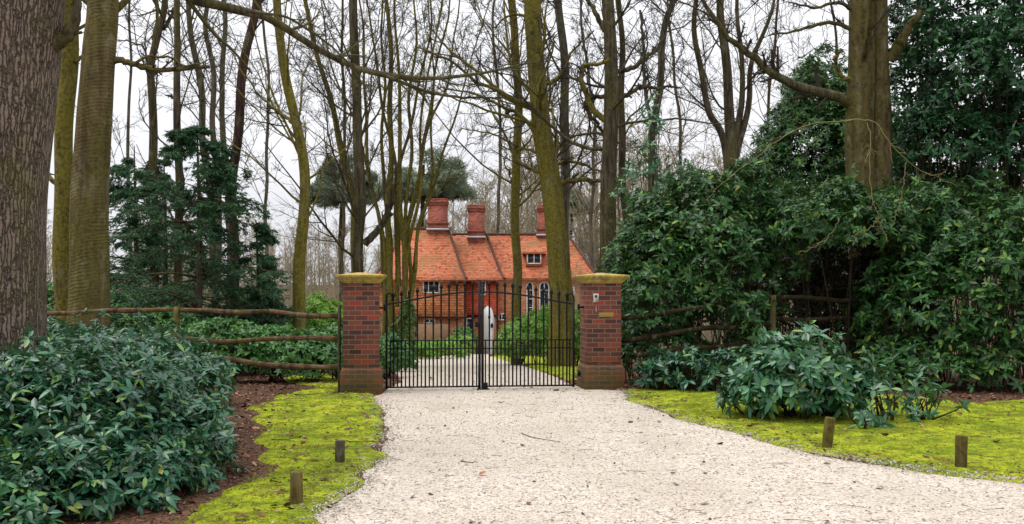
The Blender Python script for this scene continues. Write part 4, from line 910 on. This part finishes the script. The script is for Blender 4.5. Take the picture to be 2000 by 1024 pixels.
shrub('low leafy shrub behind the fence next to the left pier', [(X(610, 17.3), 17.3, .32, .6, .7, .55), (X(660, 18.5), 18.5, .32, .5, .7, .55)], 700, (.08, .13), 105, 'rhodo_back', 8, .35, nstem=25)
shrub('tall leafy shrub behind the fence at the foot of the beech pair', [(X(110, 20), 20, .8, 1.0, .9, .9), (X(230, 20.5), 20.5, .7, 1.2, .9, .8), (X(320, 19), 19, .5, .9, .8, .75)], 1500, (.09, .15), 106, 'rhodo_back', 8, .35, nstem=30)
shrub('bright green rounded bush behind the fence beside the left pier', [(X(625, 24), 24, .45, .75, .7, .95), (X(585, 25), 25, .2, .6, .7, .7)], 1100, (.09, .15), 107, 'laurel', 7, .35, nstem=25, fine=False, name='laurel_bush')
shrub('loose light green shrub between conifer and curved trunk', [(X(495, 26), 26, .5, .8, .7, 1.1), (X(545, 27), 27, .3, .7, .7, .7), (X(450, 27), 27, .2, .7, .7, .8)], 800, (.08, .14), 108, 'rhodo_back', 6, .5, nstem=40, fine=False, name='woodland_shrub', rough=.35)
shrub('low dark hedge of shrubs under the conifers', [(X(260, 25), 25, .2, 1.4, .8, .9), (X(380, 25.5), 25.5, .1, 1.2, .8, .8), (X(470, 24), 24, .1, 1.1, .8, .8)], 1500, (.09, .15), 109, 'rhodo_back', 7, .35, nstem=25, fine=False, name='woodland_shrub')
# beyond the gate
shrub('bright green laurel hedge right of the drive beyond the gate', [(X(1016, 31), 31, -.25, .72, .7, .85), (X(1060, 30), 30, -.05, .95, .8, .95), (X(1125, 29), 29, -.05, .9, .8, .9)], 2300, (.10, .17), 110, 'laurel', 7, .3, nstem=30, fine=False, name='laurel_hedge', cat='hedge')
shrub('low clipped hedge left of the drive in front of the house', [(X(800, 41), 41, -1.15, 1.3, .7, .55), (X(860, 42), 42, -1.2, 1.3, .7, .5)], 900, (.10, .16), 111, 'laurel', 7, .3, nstem=20, fine=False, name='garden_hedge', cat='hedge')
shrub('small round bright bush beside the house door', [(X(898, 46), 46, -1.25, .7, .6, .55)], 500, (.10, .16), 112, 'laurel', 7, .3, nstem=12, fine=False, name='garden_bush')
shrub('dark upright bush under the house window left of the door', [(X(905, 55), 55, -1.5, .75, .6, .9)], 350, (.12, .18), 113, 'rhodo_back', 7, .3, nstem=12, fine=False, name='garden_bush')
shrub('dark garden bush right of the house door', [(X(996, 50), 50, -1.5, .5, .6, .75)], 300, (.12, .18), 114, 'rhodo_back', 7, .3, nstem=12, fine=False, name='garden_bush')
shrub('ivy swathing the foot of the coppice stems', [(X(795, 28.2), 28.2, .3, .28, .3, 1.05), (X(768, 28.2), 28.2, -.2, .25, .3, .7)], 800, (.07, .12), 115, 'ivy', 6, .3, nstem=12, fine=False, name='ivy', cat='climber')
shrub('green shrub just inside the left pier seen through the gate', [(X(762, 20), 20, .15, .3, .4, .5), (X(775, 24), 24, -.2, .5, .4, .5)], 420, (.08, .13), 116, 'rhodo_back', 8, .3, nstem=12)
# right side
shrub('tall bank of rhododendron directly behind the right pier', [(X(1290, 17.7), 17.7, 1.2, .9, 1.05, 1.75), (X(1390, 17.7), 17.7, 1.5, 1.1, 1.15, 1.9), (X(1235, 18.0), 18.0, 1.0, .55, .9, 1.6), (X(1490, 18.3), 18.3, 2.3, .8, 1.0, 1.2), (X(1360, 17.9), 17.9, 3.3, .5, .6, .45), (X(1450, 18), 18, 3.5, .5, .6, .4), (X(1265, 18), 18, 2.9, .35, .5, .45), (X(1262, 16.5), 16.5, 1.15, .32, .45, .75), (X(1390, 16.7), 16.7, 1.25, .5, .4, .6), (X(1300, 17.2), 17.2, .45, 1.0, .6, .5), (X(1420, 17.5), 17.5, .45, .9, .6, .5)], 3300, (.10, .175), 121, 'rhodo_green', 8, .3, nstem=50, sprigs=260, rough=.32)
shrub('high rhododendron behind the bank, left of the brown double trunk', [(X(1530, 22), 22, 1.8, 1.6, 1.3, 2.1), (X(1650, 21.5), 21.5, 1.6, 1.4, 1.2, 2.0), (X(1420, 23), 23, 1.7, 1.5, 1.2, 1.9)], 2600, (.10, .16), 122, 'rhodo_green', 8, .4, nstem=60)
shrub('dark glossy holly rising behind the rhododendrons, left of the double trunk', [(X(1590, 24), 24, 4.6, 1.1, 1.1, 2.3), (X(1530, 24.5), 24.5, 3.7, 1.1, 1.1, 1.9), (X(1650, 24), 24, 4.2, 1.0, 1.1, 2.4), (X(1570, 24), 24, 2.6, 1.7, 1.3, 1.8), (X(1470, 25), 25, 2.8, .9, 1, 1.7), (X(1600, 25), 25, 6.2, .9, .8, 1.2), (X(1520, 25), 25, 4.6, .7, .8, 1.3), (X(1560, 25), 25, 5.6, .6, .7, 1.0), (X(1700, 25), 25, 4.2, 1.2, 1, 2.2)], 8200, (.10, .18), 123, 'rhodo_green', 8, .45, nstem=40, fine=False, name='holly_tree', cat='evergreen tree', rough=.3)
shrub('thin laurel sapling with loose sprigs against the sky', [(X(1262, 20.5), 20.5, 4.0, .40, .5, .7), (X(1310, 20.5), 20.5, 3.5, .55, .6, .6), (X(1278, 20.7), 20.7, 5.1, .22, .3, .6), (X(1340, 20.6), 20.6, 3.9, .4, .5, .5), (X(1230, 20.5), 20.5, 3.6, .4, .4, .5)], 230, (.08, .15), 124, 'rhodo_pale', 6, .6, nstem=40, fine=True, name='laurel_sapling', cat='small tree', rough=.4)
shrub('large glossy rhododendron at the right picture edge', [(X(1830, 16.4), 16.4, 1.1, 1.05, 1.0, 1.3), (X(1960, 16), 16, 1.3, 1.1, 1.1, 1.5), (X(1760, 17), 17, .9, .8, .9, 1.1), (X(2090, 16), 16, 1.3, 1.2, 1.1, 1.6), (X(1900, 17.2), 17.2, 1.9, 1.2, 1.0, 1.3), (X(1830, 15.9), 15.9, .4, .9, .6, .45), (X(1960, 15.7), 15.7, .4, 1.0, .6, .45), (X(1760, 15.9), 15.9, .3, .6, .5, .4), (X(1860, 15.4), 15.4, .22, .8, .4, .3), (X(1990, 15.3), 15.3, .25, .9, .4, .32)], 3300, (.10, .18), 125, 'rhodo_green', 8, .3, nstem=50, sprigs=260, rough=.32)
shrub('rhododendron overhanging the dark hollow in front of the double trunk foot', [(X(1575, 17.6), 17.6, 2.65, .8, 1.3, .6), (X(1680, 17.3), 17.3, 2.6, .9, 1.3, .65), (X(1780, 17.6), 17.6, 2.7, .9, 1.2, .75), (X(1640, 17.2), 17.2, 3.2, .4, .6, .35)], 1700, (.09, .15), 126, 'rhodo_green', 8, .35, nstem=16, sprigs=80, rough=.25)
shrub('undergrowth in painted shade-dark colour deep inside the hollow behind the right fence', [(X(1530, 20), 20, 1.0, 1.2, .6, 1.6), (X(1640, 18.3), 18.3, .9, .8, .4, 1.5), (X(1740, 18.2), 18.2, 1.0, .8, .4, 1.6)], 1500, (.09, .15), 128, 'shade', 8, .4, nstem=30)
ET = shrub('tall dark evergreen tree filling the upper right corner', [(X(1850, 19), 19, 4.4, .9, 1.0, 1.0), (X(1930, 18.5), 18.5, 5.6, 1.1, 1.1, 1.2), (X(1990, 19), 19, 4.2, 1.2, 1.2, 1.3), (X(1840, 19.5), 19.5, 6.2, .8, .9, .8), (X(1900, 19.5), 19.5, 7.4, 1.2, 1.1, 1.1), (X(2050, 19), 19, 6.6, 1.4, 1.3, 1.6),
            (X(1940, 19.5), 19.5, 3.0, 1.4, 1.2, 1.3), (X(1830, 20), 20, 3.2, .7, .8, .9), (X(1990, 19.5), 19.5, 8.8, 1.5, 1.3, 1.3), (X(2120, 19.5), 19.5, 4.5, 1.4, 1.3, 2.2), (X(1790, 20), 20, 4.6, .55, .7, .8), (X(1890, 21), 21, 5.0, 1.2, 1.0, 1.3), (X(1790, 20), 20, 7.0, .5, .7, .7), (X(1780, 20.5), 20.5, 5.8, .5, .6, .8), (X(1785, 20.5), 20.5, 3.8, .6, .6, .8)], 7600, (.10, .17), 127, 'holly', 8, .5, nstem=120, name='evergreen_tree', cat='evergreen tree', rough=.38, el=(-45, 25), smat='brown_bark', sprigs=300)
shrub('rhododendron bush alone on the right moss behind the tilting bollard', [(X(1545, 12.1), 12.1, .42, .68, .62, .58), (X(1615, 12.2), 12.2, .30, .52, .55, .46), (X(1480, 12.2), 12.2, .28, .4, .5, .40)], 460, (.11, .18), 131, 'rhodo_pale', 9, .3, nstem=60, sprigs=70, rough=.25)
shrub('sprawling open rhododendron beside the lone bush on the right moss', [(X(1730, 11.9), 11.9, .25, .42, .45, .42), (X(1800, 11.8), 11.8, .18, .36, .4, .30), (X(1690, 11.3), 11.3, .12, .30, .3, .20)], 42, (.10, .16), 132, 'rhodo_pale', 9, .3, nstem=40, sprigs=12, rough=.4)
for px, Y, lab in ((1290, 15.3, 'young rhododendron seedling nearest the right pier'), (1350, 15.2, 'young rhododendron seedling in the middle before the right fence'), (1415, 15.0, 'young rhododendron seedling closest to the lone bush')):
    shrub(lab, [(X(px, Y), Y, .28, .30, .3, .36), (X(px-22, Y), Y+.2, .15, .25, .3, .25)], 75, (.10, .16), 140+px, 'rhodo', 8, .3, nstem=40, name='rhododendron_seedling', cat='seedling', group='seedlings under the right fence', rough=.3)

# ------------------------------------------------------------------ litter on the ground
def ground_z(p):
    return gz(p[:, 1])
r = RNG(55); N = 130000; p = np.stack([r.uniform(-8, 10, N), r.uniform(4.5, 26, N)], -1); dm = np.maximum(polydist(p, MOSSL), polydist(p, MOSSR)); dd = polydist(p, DRIVE)
pr = np.where(dd > 0, .014, np.where(dm > 0, np.where(dm > .5, .055, .22), .75)); pr = np.where((dd > 0) & (np.abs(p[:, 1]-15.7) < .5), .08, pr); keep = r.random(N) < pr
p = p[keep]; dm = dm[keep]; dd = dd[keep]; zz = gz(p[:, 1]) + np.where(dm > .05, .045, np.where(dd > 0, .018, .008)); n = len(p)
mb = MB(); a = r.uniform(0, 6.28, n); place((np.array([[-.5, 0, .06], [-.2, -.28, .02], [.2, -.25, .08], [.5, 0, .16], [.2, .25, .03], [-.2, .28, .1]]), [np.array([[0, 1, 2, 3], [0, 3, 4, 5]])]), np.concatenate([p, zz[:, None]], 1),
    np.stack([np.cos(a), np.sin(a), r.normal(0, .25, n)], -1), np.stack([r.normal(0, .35, n), r.normal(0, .35, n), np.ones(n)], -1), np.where(r.random(n) < .12, r.uniform(.05, .10, n), r.uniform(.018, .05, n)), mb)
tag(link('leaf_litter', mb.mesh('leaf_litter', M['litter'])), 'scattered brown dead leaves', 'dead leaves', None, 'stuff')
def stones():
    r = RNG(56); P_ = []
    N = 26000; p = np.stack([r.uniform(-3, 7, N), 4.5 + 10*r.random(N)**1.6], -1); d = polydist(p, DRIVE); k = (d > 0); P_.append(np.concatenate([p[k], np.full((k.sum(), 1), .012)], 1))
    for ed in (LE, RE):      # spilled onto the moss edge
        e = np.array([q[:2] for q in ed]); t_ = r.uniform(0, len(e)-1.001, 1500); i = t_.astype(int); u = (t_-i)[:, None]; q = e[i]*(1-u)+e[i+1]*u + r.normal(0, .11, (1500, 2)); P_.append(np.concatenate([q, np.full((1500, 1), .035)], 1))
    p = np.concatenate(P_); n = len(p); o = np.array([[1, 0, 0], [0, 1, 0], [-1, 0, 0], [0, -1, 0], [0, 0, .7], [0, 0, -.7]])*.5
    f = np.array([[0, 1, 4], [1, 2, 4], [2, 3, 4], [3, 0, 4], [1, 0, 5], [2, 1, 5], [3, 2, 5], [0, 3, 5]]); mb = MB(); a = r.uniform(0, 6.28, n)
    place((o, [f]), p, np.stack([np.cos(a), np.sin(a), r.normal(0, .3, n)], -1), np.stack([r.normal(0, .3, n), r.normal(0, .3, n), np.ones(n)], -1), r.uniform(.010, .024, n), mb); return mb
tag(link('loose_stones', stones().mesh('loose_stones', M['stone'])), 'loose pale gravel stones', 'gravel', None, 'stuff')
def twigs_down():
    r = RNG(57); N = 260; p = np.stack([r.uniform(-3.2, 7, N), 5.5+10*r.random(N)**1.3, np.full(N, .03)], -1); a = r.uniform(0, 6.28, N); d = np.stack([np.cos(a), np.sin(a), 0*a], -1); L_ = r.uniform(.03, .2, N); n = 5; pt = np.empty((N, n, 3)); pt[:, 0] = p
    dm = np.maximum(polydist(p[:, :2], MOSSL), polydist(p[:, :2], MOSSR)); pt[:, 0, 2] = np.where(dm > .05, .055, .022)
    for j in range(1, n): d = unit(d+r.normal(size=d.shape)*[.25, .25, .0]); pt[:, j] = pt[:, j-1]+d*(L_/(n-1))[:, None]
    mb = MB(); mb.tubes(pt, np.full((N, n), .0024)*np.linspace(1, .5, n), 4); return mb
tag(link('twig_litter', twigs_down().mesh('twig_litter', M['stem'])), 'small broken twigs lying about', 'twigs', None, 'stuff')
def blades():
    r = RNG(58); N = 150000; p = np.stack([r.uniform(-3.4, 9, N), 5+11*r.random(N)**1.5], -1); dm = np.maximum(polydist(p, MOSSL), polydist(p, MOSSR)); w = snoise(p, 31, 1.3, 3); p = p[(dm > .03) & (r.random(N) < .35+.5*w)]; n = len(p)
    a = r.uniform(0, 6.28, n); d = np.stack([np.cos(a)*.9, np.sin(a)*.9, np.ones(n)], -1); mb = MB()
    place((np.array([[0, -.10, 0], [0, .10, 0], [.6, 0, .1], [1, 0, -.1]]), [np.array([[0, 1, 2]]), np.array([[0, 1, 3, 2]])[:0]]), np.concatenate([p, np.full((n, 1), .03)], 1), d, np.stack([np.cos(a+1.5), np.sin(a+1.5), 0*a], -1), r.uniform(.02, .06, n), mb); return mb
tag(link('moss_blades', blades().mesh('moss_blades', M['blade'])), 'short blades standing in the moss', 'grass', None, 'stuff')
for q, (pts, lab) in enumerate((([(655, 868), (690, 872), (735, 872), (765, 862), (772, 856)], 'long forked dead stick lying from the dark bollard onto the gravel'), ([(1018, 850), (1040, 858), (1085, 866), (1095, 868)], 'thin bent twig on the middle of the gravel'), ([(900, 905), (918, 908), (930, 906)], 'short dark twig on the gravel left of centre'),
    ([(565, 775), (590, 778), (625, 776), (654, 778)], 'dark stick on the moss touching the left pier'), ([(530, 868), (560, 868), (586, 862), (600, 868)], 'curved twig on the left moss behind the front bollard'))):
    p3 = spline([G(*a)+[0, 0, .05 if a[0] < 740 else .022] for a in pts], 14); m = MB(); m.tubes(p3[None], np.linspace(.0045, .0025, 14)[None], 6); c = p3[0].copy(); m.v = [v-c for v in m.v]
    tag(link('fallen_twig', m.mesh('fallen_twig', M['stem'], True), None, c), lab, 'twig', 'fallen twigs')
g = G(942, 932); m = MB(); m.add([(-.035, 0, .004), (-.015, -.03, .012), (.015, -.028, .02), (.04, 0, .03), (.015, .03, .012), (-.015, .03, .022), (-.07, .01, .003), (-.07, .014, .003)], [np.array([[0, 1, 2, 3], [0, 3, 4, 5]]), np.array([[0, 6, 7]])])
o = link('fallen_leaf', m.mesh('fallen_leaf', M['orange_leaf']), None, (g[0], g[1], .02)); mo = o.modifiers.new('Solidify', 'SOLIDIFY'); mo.thickness = .002; tag(o, 'single orange dead leaf on the open gravel', 'leaf')
